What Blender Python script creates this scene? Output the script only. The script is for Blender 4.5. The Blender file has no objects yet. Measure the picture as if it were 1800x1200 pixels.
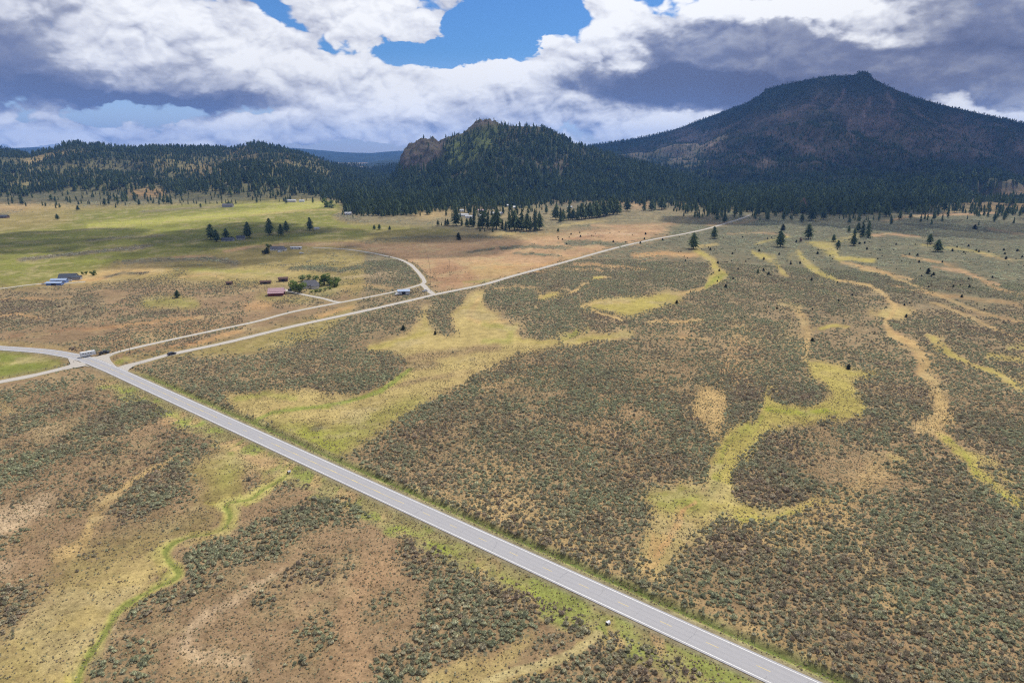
import bpy, bmesh, math, random
import numpy as np
from mathutils import Vector, Matrix, noise as mnoise

# ------------------------------------------------------------------ camera, world, sun, exposure
DENOISE = False
SUN_E = 4.6
HAZE_D = 0.000062
HAZE_COL = (.15, .38, .96, 1)
H = 113.0                       # flying height of the camera above the plain
PITCH = math.atan(330 / 1200.0)
CP, SP = math.cos(PITCH), math.sin(PITCH)
SUN_AZ, SUN_EL = math.radians(30), math.radians(55)   # azimuth clockwise from +Y
EXPOSURE = 0.0

scene = bpy.context.scene
COL = scene.collection
cam_d = bpy.data.cameras.new('camera'); cam_d.lens = 24; cam_d.sensor_width = 36
cam_d.clip_start = 1; cam_d.clip_end = 90000
cam = bpy.data.objects.new('camera', cam_d); COL.objects.link(cam)
cam.location = (0, 0, H); cam.rotation_euler = (math.pi / 2 - PITCH, 0, 0)
scene.camera = cam
scene.view_settings.view_transform = 'Standard'
scene.view_settings.look = 'None'
scene.view_settings.exposure = EXPOSURE
scene.view_settings.gamma = 1
scene.view_settings.use_curve_mapping = False
cy = scene.cycles
cy.max_bounces = 4; cy.diffuse_bounces = 2; cy.glossy_bounces = 1; cy.transmission_bounces = 2
cy.transparent_max_bounces = 6; cy.volume_bounces = 0
cy.use_denoising = DENOISE
cy.use_adaptive_sampling = False
cy.filter_width = 1.2
cy.caustics_reflective = False; cy.caustics_refractive = False

def pdir(u, v):
    """direction seen at point (u, v) of the 1800x1200 photograph"""
    a = (np.asarray(u, float) - 900) / 1200; b = (np.asarray(v, float) - 600) / 1200
    return a, CP - b * SP, -(SP + b * CP)

def azel(u, v):
    x, y, z = pdir(u, v)
    return math.degrees(math.atan2(x, y)), math.degrees(math.atan2(z, math.hypot(x, y)))

class NT:
    """small helper that writes shader nodes"""
    def __init__(s, tree):
        s.t = tree; s.n = tree.nodes; s.l = tree.links
    def node(s, typ, **kw):
        n = s.n.new(typ)
        for k, v in kw.items():
            if k.startswith('i_'):
                key = k[2:]
                key = int(key) if key.isdigit() else key.replace('_', ' ')
                s.put(n.inputs[key], v)
            else: setattr(n, k, v)
        return n
    def put(s, sock, v):
        if isinstance(v, bpy.types.NodeSocket): s.l.new(v, sock)
        else: sock.default_value = v
    def m(s, op, a, b=None, c=None, clamp=False):
        n = s.n.new('ShaderNodeMath'); n.operation = op; n.use_clamp = clamp
        s.put(n.inputs[0], a)
        if b is not None: s.put(n.inputs[1], b)
        if c is not None: s.put(n.inputs[2], c)
        return n.outputs[0]
    def vm(s, op, a, b=None):
        n = s.n.new('ShaderNodeVectorMath'); n.operation = op
        s.put(n.inputs[0], a)
        if b is not None: s.put(n.inputs[1], b)
        return n.outputs[0]
    def noise(s, vec, scale, detail=4, rough=.55, dist=0, out=0):
        n = s.n.new('ShaderNodeTexNoise'); s.l.new(vec, n.inputs['Vector'])
        n.inputs['Scale'].default_value = scale; n.inputs['Detail'].default_value = detail
        n.inputs['Roughness'].default_value = rough; n.inputs['Distortion'].default_value = dist
        return n.outputs[out]
    def rng(s, v, a, b, c, d, smooth=False):
        n = s.n.new('ShaderNodeMapRange'); n.clamp = True
        if smooth: n.interpolation_type = 'SMOOTHSTEP'
        s.put(n.inputs[0], v)
        for i, x in enumerate((a, b, c, d)): s.put(n.inputs[i + 1], x)
        return n.outputs[0]
    def mix(s, f, a, b, mode='MIX'):
        n = s.n.new('ShaderNodeMix'); n.data_type = 'RGBA'; n.blend_type = mode
        s.put(n.inputs[0], f); s.put(n.inputs[6], a); s.put(n.inputs[7], b)
        return n.outputs[2]
    def ramp(s, v, stops):
        n = s.n.new('ShaderNodeValToRGB'); s.put(n.inputs[0], v)
        e = n.color_ramp.elements
        while len(e) < len(stops): e.new(0.5)
        for i, (p, c) in enumerate(stops):
            e[i].position = p; e[i].color = (*c, 1)
        return n.outputs[0]

world = bpy.data.worlds.new('World'); scene.world = world; world.use_nodes = True
def build_world():
    t = NT(world.node_tree); t.n.clear()
    sky = t.node('ShaderNodeTexSky', sky_type='NISHITA', sun_disc=False)
    sky.sun_elevation = SUN_EL; sky.sun_rotation = SUN_AZ
    sky.air_density = 1.0; sky.dust_density = 0.3; sky.ozone_density = 3.0
    tc = t.node('ShaderNodeTexCoord')
    d = tc.outputs['Generated']
    sep = t.node('ShaderNodeSeparateXYZ'); t.l.new(d, sep.inputs[0])
    X, Y, Z = sep.outputs
    az = t.m('MULTIPLY', t.m('ARCTAN2', X, Y), 57.29578)
    el = t.m('MULTIPLY', t.m('ARCSINE', Z), 57.29578)
    com = t.node('ShaderNodeCombineXYZ'); t.l.new(az, com.inputs[0]); t.l.new(el, com.inputs[1])
    AE = com.outputs[0]
    # the air of the sky reads a deeper blue than the model near the horizon
    # noise space of the clouds: a little flattened with height
    def dvec(dx, dz):
        c = t.node('ShaderNodeCombineXYZ')
        t.l.new(t.m('ADD', X, dx), c.inputs[0]); t.l.new(Y, c.inputs[1])
        t.l.new(t.m('MULTIPLY', t.m('ADD', Z, dz), 1.75), c.inputs[2])
        return c.outputs[0]
    def puff(base):
        w = t.vm('SCALE', t.vm('SUBTRACT', t.noise(base, 16, 3, .6, 0, out=1), (.5, .5, .5))); w.node.inputs['Scale'].default_value = .05
        p = t.vm('ADD', base, w)
        bil = None
        for i, (sc, am) in enumerate(((6.5, .58), (14, .30), (33, .14), (75, .07))):
            n_ = t.m('MULTIPLY', t.m('ABSOLUTE', t.m('SUBTRACT', t.noise(t.vm('ADD', p, (i * 3.7, 0, 0)), sc, 0), .5)), am * 4)
            bil = n_ if bil is None else t.m('ADD', bil, n_)
        big = t.noise(base, 6.0, 2, .5)
        a_ = t.m('ADD', t.m('MULTIPLY', t.m('SUBTRACT', bil, .50), .85), t.m('MULTIPLY', t.m('SUBTRACT', big, .5), 1.2))
        return a_, big
    d0 = dvec(0, 0); d1 = dvec(.003, .009)
    # warp the lookup of the authored banks so their edges billow
    wn = t.noise(d0, 9.0, 5, .6, 0, out=1)
    wv = t.vm('MULTIPLY', t.vm('SUBTRACT', wn, (.5, .5, .5)), (10.0, 4.5, 0))
    AEw = t.vm('ADD', AE, wv)
    def blobs(lst, vec):
        acc = None
        for (u, v, ru, rv, rot, w) in lst:
            a, e = azel(u, v)
            mp = t.n.new('ShaderNodeMapping'); mp.vector_type = 'TEXTURE'
            mp.inputs['Location'].default_value = (a, e, 0)
            mp.inputs['Rotation'].default_value = (0, 0, math.radians(rot))
            mp.inputs['Scale'].default_value = (ru * .046, rv * .046, 1)
            t.l.new(vec, mp.inputs[0])
            g = t.n.new('ShaderNodeTexGradient'); g.gradient_type = 'SPHERICAL'
            t.l.new(mp.outputs[0], g.inputs[0])
            s_ = t.n.new('ShaderNodeMath'); s_.operation = 'SMOOTH_MIN'
            t.l.new(g.outputs['Fac'], s_.inputs[0]); s_.inputs[1].default_value = .5; s_.inputs[2].default_value = .3
            acc = t.m('MULTIPLY_ADD', s_.outputs[0], w * 2, 0.0 if acc is None else acc)
        return acc
    n0, big0 = puff(d0); n1, big1 = puff(d1)
    cov = blobs(COVER, AEw)
    f = t.m('ADD', t.m('ADD', cov, .62), t.m('MULTIPLY', n0, 1.2))
    alpha = t.rng(f, .40, .58, 0, 1, True)
    thick = t.rng(f, .45, 1.1, 0, 1)
    slope = t.m('SUBTRACT', n0, n1)            # lit tops, shaded undersides
    lum = blobs(LUMA, AEw)
    # broad shaded banks are smooth, sunlit heaps are sculpted
    tex = t.m('ADD', t.m('MULTIPLY', slope, 1.05), t.m('ADD', t.m('MULTIPLY', n0, .34), t.m('MULTIPLY', t.m('SUBTRACT', t.noise(d0, 40, 4, .6), .5), .18)))
    tex = t.m('MULTIPLY', tex, t.rng(lum, -.42, .0, .32, 1.0))
    L = t.m('ADD', t.m('ADD', .73, lum), tex)
    L = t.m('SUBTRACT', L, t.m('MULTIPLY', thick, .08))
    ccol = t.ramp(L, [(0.0, (.13, .15, .25)), (.22, (.21, .23, .34)), (.42, (.40, .415, .495)), (.62, (.68, .69, .75)), (.84, (.92, .925, .945)), (1, (1.05, 1.05, 1.05))])
    tint = t.mix(t.rng(el, 2, 8, 0, 1, True), (1.15, 1.25, 1.7, 1), (.43, .74, 1.13, 1))
    skyc = t.mix(1.0, sky.outputs[0], tint, 'MULTIPLY')
    b0 = t.node('ShaderNodeBackground'); t.l.new(skyc, b0.inputs[0]); b0.inputs[1].default_value = .085
    b1 = t.node('ShaderNodeBackground'); t.l.new(ccol, b1.inputs[0]); t.l.new(t.m('MULTIPLY', t.rng(el, 0, 5, 1.35, 1.0), CLOUD_STR), b1.inputs[1])
    mx = t.node('ShaderNodeMixShader'); t.l.new(alpha, mx.inputs[0]); t.l.new(b0.outputs[0], mx.inputs[1]); t.l.new(b1.outputs[0], mx.inputs[2])
    out = t.node('ShaderNodeOutputWorld'); t.l.new(mx.outputs[0], out.inputs[0])
    world.cycles.sampling_method = 'MANUAL'; world.cycles.sample_map_resolution = 512

CLOUD_STR = 1.04
# cloud cover (u, v, half width, half height, turn, weight) in degrees of azimuth and elevation
COVER = [
    (880, 45, 140, 52, 14, -.72), (720, 100, 130, 26, 4, -.45), (990, 12, 90, 36, 20, -.4),
    (510, 15, 60, 40, 0, -.35), (585, 78, 45, 30, -20, -.30),
    (250, 196, 150, 18, 3, -.30), (470, 135, 60, 18, 0, -.25), (30, 170, 60, 10, 3, -.1),
    (60, 268, 130, 12, 0, -.6), (590, 272, 130, 18, 0, -.6),
    (640, 45, 150, 60, -12, .35), (950, 160, 330, 70, 14, .55), (700, 170, 200, 70, 0, .25),
    (200, 80, 420, 130, 0, .45), (1450, 120, 460, 150, 0, .7), (300, 240, 400, 24, 0, .45), (1150,225,200,40,0,.4), (1700,190,200,40,0,.4), (450, 160, 200, 60, 0, .15),
]
LUMA = [
    (60, 120, 330, 80, -6, -.28), (120, 165, 300, 34, -4, -.30), (300, 180, 220, 20, -3, -.30), (30, 60, 120, 110, 0, -.14), (360, 85, 70, 26, -10, -.2),
    (250, 45, 150, 60, 10, .22), (430, 70, 110, 50, 0, .16), (640, 40, 110, 60, 0, .25), (480,120,120,40,-25,.14), (200, 110, 80, 30, -30, .15),
    (1000, 90, 240, 75, 14, .34), (800, 150, 150, 40, 15, .22), (860, 195, 170, 30, 0, -.14),
    (1200, 150, 200, 40, -4, -.50), (1150, 60, 60, 45, -60, -.25), (1500, 110, 560, 85, 0, -.42), (1700, 40, 260, 60, 0, -.16), (1330, 90, 160, 30, 0, .06), (1640, 105, 150, 22, 0, .12),
    (1300, 12, 170, 26, -6, .55), (1500, 25, 170, 38, -10, .62), (1450,175,200,40,0,-.15),
    (1150, 225, 170, 28, 8, .34), (1770, 192, 120, 18, -10, .75),
    (250, 235, 420, 26, 0, .14), (700, 240, 200, 24, 0, .18),
]
build_world()

sun_d = bpy.data.lights.new('sun', 'SUN'); sun_d.energy = SUN_E; sun_d.angle = math.radians(.6); sun_d.color = (1, .935, .83)
sun = bpy.data.objects.new('sun', sun_d); COL.objects.link(sun)
S_DIR = Vector((math.sin(SUN_AZ) * math.cos(SUN_EL), math.cos(SUN_AZ) * math.cos(SUN_EL), math.sin(SUN_EL)))
sun.rotation_euler = (-S_DIR).to_track_quat('-Z', 'Y').to_euler(); sun.location = (0, 0, 900)

# ------------------------------------------------------------------ numeric helpers
rng = np.random.default_rng(7)
def P(u, v, z=0.0):
    """ground point (x, y) at height z that the photograph shows at (u, v)"""
    x, y, dz = pdir(u, v)
    t = (z - H) / np.minimum(dz, -1e-4)
    return x * t, y * t
def proj(x, y, z):
    x = np.asarray(x, float); y = np.asarray(y, float); zz = np.asarray(z, float) - H
    dep = y * CP - zz * SP; up = y * SP + zz * CP
    dep = np.where(dep < 1, 1, dep)
    return 900 + 1200 * x / dep, 600 - 1200 * up / dep
_perm = np.random.default_rng(3).random(65536).astype(np.float32)
def _h(ix, iy, s):
    return _perm[((ix * 73856093) ^ (iy * 19349663) ^ (s * 83492791)) & 65535]
def vnoise(x, y, s=0):
    ix = np.floor(x).astype(np.int64); iy = np.floor(y).astype(np.int64)
    fx = x - ix; fy = y - iy
    fx = fx * fx * fx * (fx * (fx * 6 - 15) + 10); fy = fy * fy * fy * (fy * (fy * 6 - 15) + 10)
    a = _h(ix, iy, s); b = _h(ix + 1, iy, s); c = _h(ix, iy + 1, s); d = _h(ix + 1, iy + 1, s)
    return (a + (b - a) * fx) * (1 - fy) + (c + (d - c) * fx) * fy
def fbm(x, y, o=4, s=0, g=.5):
    """fractal noise, about -1..1"""
    r = 0; a = 1; t = 0
    for k in range(o):
        c, q = math.cos(k * 1.3), math.sin(k * 1.3)
        r = r + a * (vnoise((x * c - y * q) * 2 ** k + 17.3 * k, (x * q + y * c) * 2 ** k - 9.1 * k, s + k) * 2 - 1); t += a; a *= g
    return r / t * 1.4
def sstep(a, b, x):
    t = np.clip((x - a) / (b - a), 0, 1); return t * t * (3 - 2 * t)

# ------------------------------------------------------------------ land cover (what grows where), drawn on the plain
RW, RH, R0 = 900, 545, 110          # raster covers u 0..1800, v 110..1200 in half pixels
GU, GV = np.meshgrid(np.arange(RW) * 2 + 1., np.arange(RH) * 2 + 1. + R0)
COLR = np.zeros((RH, RW, 3), np.float32); SAGE = np.zeros((RH, RW), np.float32)
TINT = np.zeros((RH, RW), np.float32); TREE = np.zeros((RH, RW), np.float32)
COLS = dict(
    soil=(.275, .20, .125), brown=(.255, .185, .125), red=(.235, .13, .085), tan=(.43, .32, .165), orange=(.43, .275, .145),
    pale=(.56, .45, .34), pink=(.38, .26, .17), straw=(.38, .315, .15), green=(.22, .25, .06), bright=(.25, .29, .045),
    lime=(.355, .312, .11), olive=(.25, .215, .095), olivegreen=(.175, .205, .055), grey=(.20, .18, .12), sagey=(.165, .16, .108), deep=(.10, .135, .035),
    meadow=(.185, .198, .058), sunlit_meadow=(.40, .41, .12), rock=(.13, .108, .105), slope=(.17, .165, .095), mauve=(.30, .225, .225), brush=(.115, .15, .05), duff=(.05, .062, .035), lawn=(.08, .17, .03))
def blur(m, r):
    r = int(max(1, round(r)))
    for _ in range(2):
        for ax in (0, 1):
            c = np.cumsum(np.pad(m, [(r + 1, r) if i == ax else (0, 0) for i in (0, 1)], mode='edge'), axis=ax, dtype=np.float64)
            n = m.shape[ax]
            m = ((c[2 * r + 1:2 * r + 1 + n] - c[:n]) if ax == 0 else (c[:, 2 * r + 1:2 * r + 1 + n] - c[:, :n])) / (2 * r + 1)
    return m.astype(np.float32)
def _apply(m, col, sage, tint, tree, al):
    m = m * al
    if col is not None:
        c = np.array(COLS[col]); COLR[:] += (c - COLR) * m[..., None]
    for A, v in ((SAGE, sage), (TINT, tint), (TREE, tree)):
        if v is not None: A[:] += (v - A) * m
def poly(pts, col=None, sage=None, tint=None, tree=None, al=1.0, f=3):
    f = f * 1.5
    pts = [tuple(map(float, p)) for p in pts]
    # smooth the outline
    for _ in range(2):
        q = []
        for i in range(len(pts)):
            a, b = pts[i], pts[(i + 1) % len(pts)]
            q += [(a[0] * .75 + b[0] * .25, a[1] * .75 + b[1] * .25), (a[0] * .25 + b[0] * .75, a[1] * .25 + b[1] * .75)]
        pts = q
    ins = np.zeros((RH, RW), bool)
    p = np.array(pts); lo = p.min(0) - 2; hi = p.max(0) + 2
    i0, i1 = max(0, int((lo[0]) / 2)), min(RW, int(hi[0] / 2) + 1); j0, j1 = max(0, int((lo[1] - R0) / 2)), min(RH, int((hi[1] - R0) / 2) + 1)
    if i1 <= i0 or j1 <= j0: return
    X = GU[j0:j1, i0:i1]; Y = GV[j0:j1, i0:i1]; s = np.zeros(X.shape, bool)
    for i in range(len(pts)):
        (x0, y0), (x1, y1) = pts[i], pts[(i + 1) % len(pts)]
        if y0 == y1: continue
        s ^= ((y0 > Y) != (y1 > Y)) & (X < (x1 - x0) * (Y - y0) / (y1 - y0) + x0)
    ins[j0:j1, i0:i1] = s
    _apply(blur(ins.astype(np.float32), f / 2), col, sage, tint, tree, al)
def stroke(pts, w, col=None, sage=None, tint=None, tree=None, al=1.0, f=.9):
    """pts: (u, v) or (u, v, width); the width is across the stroke in pixels, halved in v for the foreshortening of the plain"""
    pts = [(p[0], p[1], p[2] if len(p) > 2 else w) for p in pts]
    d = np.full((RH, RW), 1e9, np.float32)
    us = [p[0] for p in pts]; vs = [p[1] for p in pts]; mw = max(p[2] for p in pts) * 1.5 + 4
    i0, i1 = max(0, int((min(us) - mw) / 2)), min(RW, int((max(us) + mw) / 2) + 1)
    j0, j1 = max(0, int((min(vs) - mw - R0) / 2)), min(RH, int((max(vs) + mw - R0) / 2) + 1)
    if i1 <= i0 or j1 <= j0: return
    X = GU[j0:j1, i0:i1]; Y = GV[j0:j1, i0:i1]
    best = np.full(X.shape, -9., np.float32)
    for a, b in zip(pts[:-1], pts[1:]):
        vx, vy = b[0] - a[0], b[1] - a[1]; L = vx * vx + vy * vy + 1e-6
        t = np.clip(((X - a[0]) * vx + (Y - a[1]) * vy) / L, 0, 1)
        wd = (a[2] + (b[2] - a[2]) * t) / 2
        dd = np.hypot(X - a[0] - t * vx, (Y - a[1] - t * vy) * 1.25)
        best = np.maximum(best, 1 - dd / wd)
    m = np.zeros((RH, RW), np.float32)
    m[j0:j1, i0:i1] = sstep(-.15, .15 + f * .5, best)
    _apply(m, col, sage, tint, tree, al)
def spots(lst, col=None, sage=None, tint=None, tree=None, al=1.0, f=1.2):
    for (u, v, a, b) in lst:
        k = np.arange(12) / 12 * 2 * np.pi
        poly([(u + a * math.cos(q), v + b * math.sin(q)) for q in k], col, sage, tint, tree, al, max(2, b * f))

COLR[:] = COLS['soil']; SAGE[115:] = .78; TINT[115:] = .35
def paint():
    # ---- whole fields first
    poly([(-50, 335), (640, 340), (640, 600), (240, 640), (-50, 610)], 'olive', .28, .5)                       # beyond the road, left
    poly([(-50, 505), (240, 495), (420, 500), (720, 515), (240, 640), (-50, 620)], 'brown', .38, .6, f=6)
    poly([(-50, 650), (150, 640), (560, 830), (700, 900), (1430, 1230), (-50, 1230)], 'brown', .25, .5)          # below the highway
    poly([(1150, 370), (1850, 345), (1850, 560), (1500, 500), (1230, 440), (1130, 425)], 'sagey', .75, .12, f=8)
    poly([(1380, 470), (1850, 520), (1850, 700), (1500, 520)], None, None, .75, f=16)
    poly([(1000, 700), (2400, 560), (2400, 1500), (1380, 1500), (1100, 1000)], 'soil', .72, .5, f=30)
    poly([(600, 350), (900, 370), (1180, 362), (1320, 380), (1180, 400), (1000, 405), (850, 412), (640, 400)], 'grey', .35, .2)
    # ---- upper left meadows
    poly([(-50, 398), (60, 380), (180, 368), (330, 358), (440, 351), (560, 349), (610, 356), (600, 372), (580, 388), (700, 398), (810, 404), (800, 416), (640, 422), (560, 419), (470, 432), (380, 441), (300, 452), (200, 470), (100, 492), (-50, 507)], 'meadow', .02, 0, f=3)
    poly([(-50, 440), (100, 425), (300, 425), (380, 440), (200, 470), (100, 492), (-50, 507)], 'meadow', .08, .2, al=.6, f=8)
    poly([(-50, 378), (60, 372), (150, 372), (100, 400), (-50, 408)], 'olive', .12, .7, f=4)
    stroke([(160, 398), (300, 386), (420, 376), (560, 358)], 26, 'sunlit_meadow', 0, al=.8, f=2)  # brighter colour here and just below paints the sunlit strip of the meadow
    stroke([(290, 387), (400, 379), (470, 374), (560, 362)], 9, 'sunlit_meadow', 0, al=.9, f=1.5)
    stroke([(400, 362), (500, 357), (590, 355)], 6, 'sunlit_meadow', 0, al=.6, f=1)
    stroke([(440, 378), (520, 371), (590, 368)], 5, 'straw', 0, al=.8, f=1)
    stroke([(30, 420), (200, 408), (330, 402), (440, 404)], 12, 'green', 0, al=.55, f=2)
    stroke([(440, 412), (560, 405), (640, 402)], 9, 'olive', 0, al=.6, f=1)
    stroke([(150, 424), (220, 416), (290, 414)], 7, 'grey', .5, .3, al=.8)
    stroke([(0, 470), (120, 462), (240, 458)], 9, 'green', 0, al=.5, f=2)
    poly([(-50, 357), (130, 356), (140, 363), (0, 369), (-50, 369)], 'tan', .02, al=.9, f=2)
    poly([(-50, 335), (300, 335), (500, 345), (440, 352), (300, 358), (140, 357), (-50, 357)], 'sagey', .6, .1, f=2)
    stroke([(220, 336), (260, 332), (290, 337)], 12, 'orange', 0, al=.8)
    stroke([(250, 372), (330, 366), (400, 362)], 6, 'grey', .4, .5, al=.8)
    stroke([(40, 455), (110, 449), (180, 441), (262, 433)], 9, 'soil', 1, .9, f=.6)
    stroke([(215, 463), (290, 456), (340, 452), (400, 457), (420, 464)], 13, 'soil', .95, .5, f=.8)
    stroke([(300, 452), (345, 449), (375, 452)], 5, 'pink', 0)
    stroke([(400, 440), (450, 432), (500, 430), (640, 428)], 9, 'pink', .05, al=.9, f=1)
    stroke([(512, 473), (555, 469), (590, 474)], 10, 'soil', 1, .0)
    stroke([(600, 477), (640, 467), (670, 465)], 11, 'soil', 1, .0)
    stroke([(530, 462), (590, 462), (660, 470)], 10, 'olive', .25, al=.7, f=2)
    poly([(168, 474), (210, 468), (262, 466), (296, 470), (300, 478), (270, 482), (235, 483), (200, 489), (165, 492), (140, 497), (110, 499), (80, 497), (120, 488)], 'tan', .0, f=2)
    stroke([(70, 498), (120, 492), (160, 492), (185, 489)], 8, 'orange', 0, al=.7)
    stroke([(180, 488), (215, 481), (262, 479)], 6, 'soil', 1, .9)
    poly([(310, 476), (360, 471), (440, 468), (520, 473), (560, 478), (520, 486), (450, 490), (400, 482), (340, 484)], 'straw', .03, f=2)
    stroke([(330, 473), (420, 474), (500, 484)], 9, 'green', 0, al=.6)
    stroke([(310, 487), (360, 480), (395, 486)], 6, 'tan', .1)
    poly([(245, 528), (270, 521), (320, 520), (352, 530), (340, 542), (290, 540), (258, 540)], 'green', .1, al=.6, f=3)
    poly([(440, 520), (470, 512), (500, 520), (560, 524), (545, 532), (480, 530)], 'green', .05, al=.5, f=3)
    poly([(425, 532), (480, 528), (490, 540), (440, 545)], 'orange', .05, al=.7, f=3)
    poly([(-50, 520), (90, 515), (190, 522), (180, 545), (110, 562), (-50, 590)], 'soil', .8, .95, f=5)
    stroke([(0, 527), (60, 522), (120, 524)], 5, 'orange', .1, al=.7)
    stroke([(0, 555), (40, 552), (75, 556)], 6, 'orange', .0, al=.8)
    stroke([(205, 565), (250, 553), (300, 550)], 12, 'soil', 1, .8)
    stroke([(30, 570), (100, 561), (170, 553)], 10, 'soil', 1, .9)
    stroke([(150, 580), (230, 571), (350, 556)], 8, 'orange', .0, al=.7)
    stroke([(20, 592), (110, 580), (200, 576)], 8, 'red', .2, al=.5)
    stroke([(0, 603), (80, 603), (140, 612)], 8, 'straw', 0, al=.7)
    stroke([(20, 600), (90, 602), (160, 613), (190, 617)], 5, 'soil', 1, .2, al=.8)
    poly([(160, 620), (300, 590), (420, 568), (400, 560), (250, 580), (180, 600)], 'orange', .35, .8, al=.35, f=5)
    stroke([(300, 612), (360, 598), (430, 578)], 9, 'orange', .05, al=.85)
    stroke([(200, 628), (280, 612), (340, 602)], 9, 'red', .45, .8, al=.5)
    stroke([(195, 637), (230, 634), (215, 627)], 8, 'green', 0, al=.8)
    stroke([(560, 555), (600, 543), (620, 540)], 9, 'orange', .1, al=.7)
    stroke([(590, 505), (650, 500), (690, 505)], 8, 'tan', .05, al=.6)
    stroke([(560, 492), (620, 488), (700, 478)], 5, 'pale', .05, al=.45)
    spots([(563, 508, 26, 6), (590, 503, 10, 4)], 'lawn', 0, al=.9)
    poly([(470, 512), (500, 502), (515, 508), (500, 516)], 'grey', 0, al=.9, f=1)
    # ---- pink field behind the road
    poly([(560, 432), (700, 424), (850, 418), (1000, 408), (1150, 393), (1190, 400), (1150, 418), (1080, 434), (960, 468), (850, 498), (775, 513), (757, 503), (748, 480), (715, 455), (650, 440)], 'pink', .10, .9, f=2)
    poly([(640, 404), (760, 402), (800, 410), (860, 412), (1000, 404), (960, 414), (820, 422), (640, 428)], 'olive', .12, .6, al=.8, f=3)
    stroke([(660, 420), (760, 416), (880, 418)], 5, 'grey', .6, .4, al=.8)
    stroke([(790, 412), (850, 411), (905, 410)], 6, 'straw', 0, al=.7)
    poly([(757, 463), (800, 463), (830, 478), (840, 492), (800, 502), (766, 505)], 'red', .25, 1, al=.5, f=2)
    poly([(800, 468), (860, 462), (930, 470), (900, 482), (850, 494), (830, 482)], 'tan', .02, al=.75, f=4)
    stroke([(870, 470), (960, 463), (1020, 450)], 10, 'orange', .03, al=.7)
    stroke([(810, 497), (840, 497), (860, 494)], 6, 'green', 0, al=.6)
    stroke([(818, 445), (850, 440), (866, 438)], 7, 'soil', .9, .3)
    stroke([(880, 437), (930, 433), (1000, 436)], 9, 'soil', .9, .3)
    stroke([(900, 446), (950, 446), (990, 450)], 6, 'soil', .85, .3)
    stroke([(995, 427), (1050, 427), (1095, 430)], 13, 'soil', .95, .2)
    stroke([(1040, 396), (1100, 398), (1180, 392)], 5, 'pink', 0); stroke([(1010, 413), (1060, 409), (1120, 412)], 3, 'pale', 0, al=.6)
    stroke([(1000, 420), (1040, 414), (1060, 414)], 5, 'red', .6, .8, al=.6)
    poly([(1075, 355), (1150, 350), (1180, 358), (1120, 366), (1090, 362)], 'pink', .05, f=2)
    stroke([(960, 372), (1000, 374), (1040, 378)], 7, 'grey', .4, f=1)
    stroke([(985, 397), (1020, 392), (1060, 388)], 4, 'straw', .0)
    stroke([(870, 362), (905, 363), (940, 366)], 7, 'green', .0, al=.8)
    stroke([(780, 372), (820, 374), (900, 380)], 9, 'tan', .1, al=.6)
    # ---- right of the gravel road
    stroke([(1110, 448), (1170, 447), (1225, 449)], 14, 'orange', .15, al=.8, f=1)
    stroke([(1010, 462), (1080, 468), (1140, 472)], 9, 'orange', .2, al=.7, f=1)
    stroke([(920, 478), (1000, 470), (1060, 476)], 8, 'orange', .25, al=.6, f=1)
    stroke([(1180, 455), (1130, 458), (1090, 462)], 6, 'pink', .2, al=.5)
    # basin with grass
    poly([(820, 516), (858, 508), (850, 530), (852, 545), (882, 552), (870, 560), (884, 572), (920, 570), (905, 582), (910, 594), (970, 596), (1020, 592), (1020, 570), (1030, 578), (1075, 584), (1105, 574), (1112, 590), (1040, 603), (960, 612), (900, 625), (870, 645), (810, 672), (740, 716), (700, 737), (640, 777), (605, 800), (580, 792), (480, 747), (450, 735), (392, 706), (400, 688), (480, 688), (560, 680), (640, 698), (700, 662), (725, 640), (700, 618), (640, 616), (650, 602), (722, 586), (738, 565), (738, 545), (752, 530), (766, 536), (755, 560), (762, 580), (785, 592), (800, 586), (786, 562), (798, 540)], 'straw', .06, .6, f=3)
    stroke([(1010, 545), (950, 552), (900, 562), (850, 572), (820, 560), (840, 525)], 12, 'tan', .02, al=.8)
    stroke([(755, 540), (746, 562), (757, 580), (720, 596), (650, 611)], 15, 'lime', .0, al=.75, f=1)
    stroke([(785, 560), (800, 545), (815, 530)], 9, 'lime', 0, al=.6)
    stroke([(850, 572), (900, 578), (890, 600), (850, 602)], 18, 'green', .02, al=.6, f=2)
    stroke([(905, 598), (980, 600), (1060, 592), (1108, 584)], 11, 'lime', .02, al=.7)
    stroke([(985, 592), (1010, 585), (1024, 572)], 14, 'green', .0, al=.8)
    stroke([(720, 630), (800, 618), (870, 612)], 26, 'brown', .22, .7, al=.75, f=1.5)
    stroke([(600, 660), (680, 650), (760, 640)], 30, 'brown', .5, .7, al=.7, f=1.5)
    stroke([(480, 668), (560, 658), (620, 650)], 30, 'soil', .55, .7, al=.8, f=1.5)
    stroke([(640, 690), (720, 672), (820, 655)], 14, 'brown', .2, .8, al=.6, f=1)
    poly([(560, 792), (590, 800), (640, 776), (700, 736), (760, 700), (720, 697), (640, 730), (560, 750), (480, 738), (445, 733)], 'green', .05, al=.65, f=5)
    poly([(500, 745), (560, 748), (610, 765), (600, 798), (560, 785)], 'bright', .0, al=.5, f=4)
    stroke([(445, 738), (480, 724), (560, 713), (640, 697), (690, 672), (722, 648)], 8, 'green', .0)
    stroke([(660, 692), (700, 672), (728, 654)], 6, 'lime', 0, al=.7)
    stroke([(420, 698), (470, 690), (520, 700)], 14, 'green', .05, al=.6, f=1)
    stroke([(450, 735), (480, 718), (515, 708)], 9, 'tan', 0, al=.6)
    stroke([(555, 752), (570, 745)], 10, 'sagey', .5)
    # sage islands in the basin
    poly([(850, 522), (862, 511), (900, 505), (935, 507), (943, 519), (932, 537), (905, 546), (872, 547), (857, 540)], 'soil', 1, .05, f=2)
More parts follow.
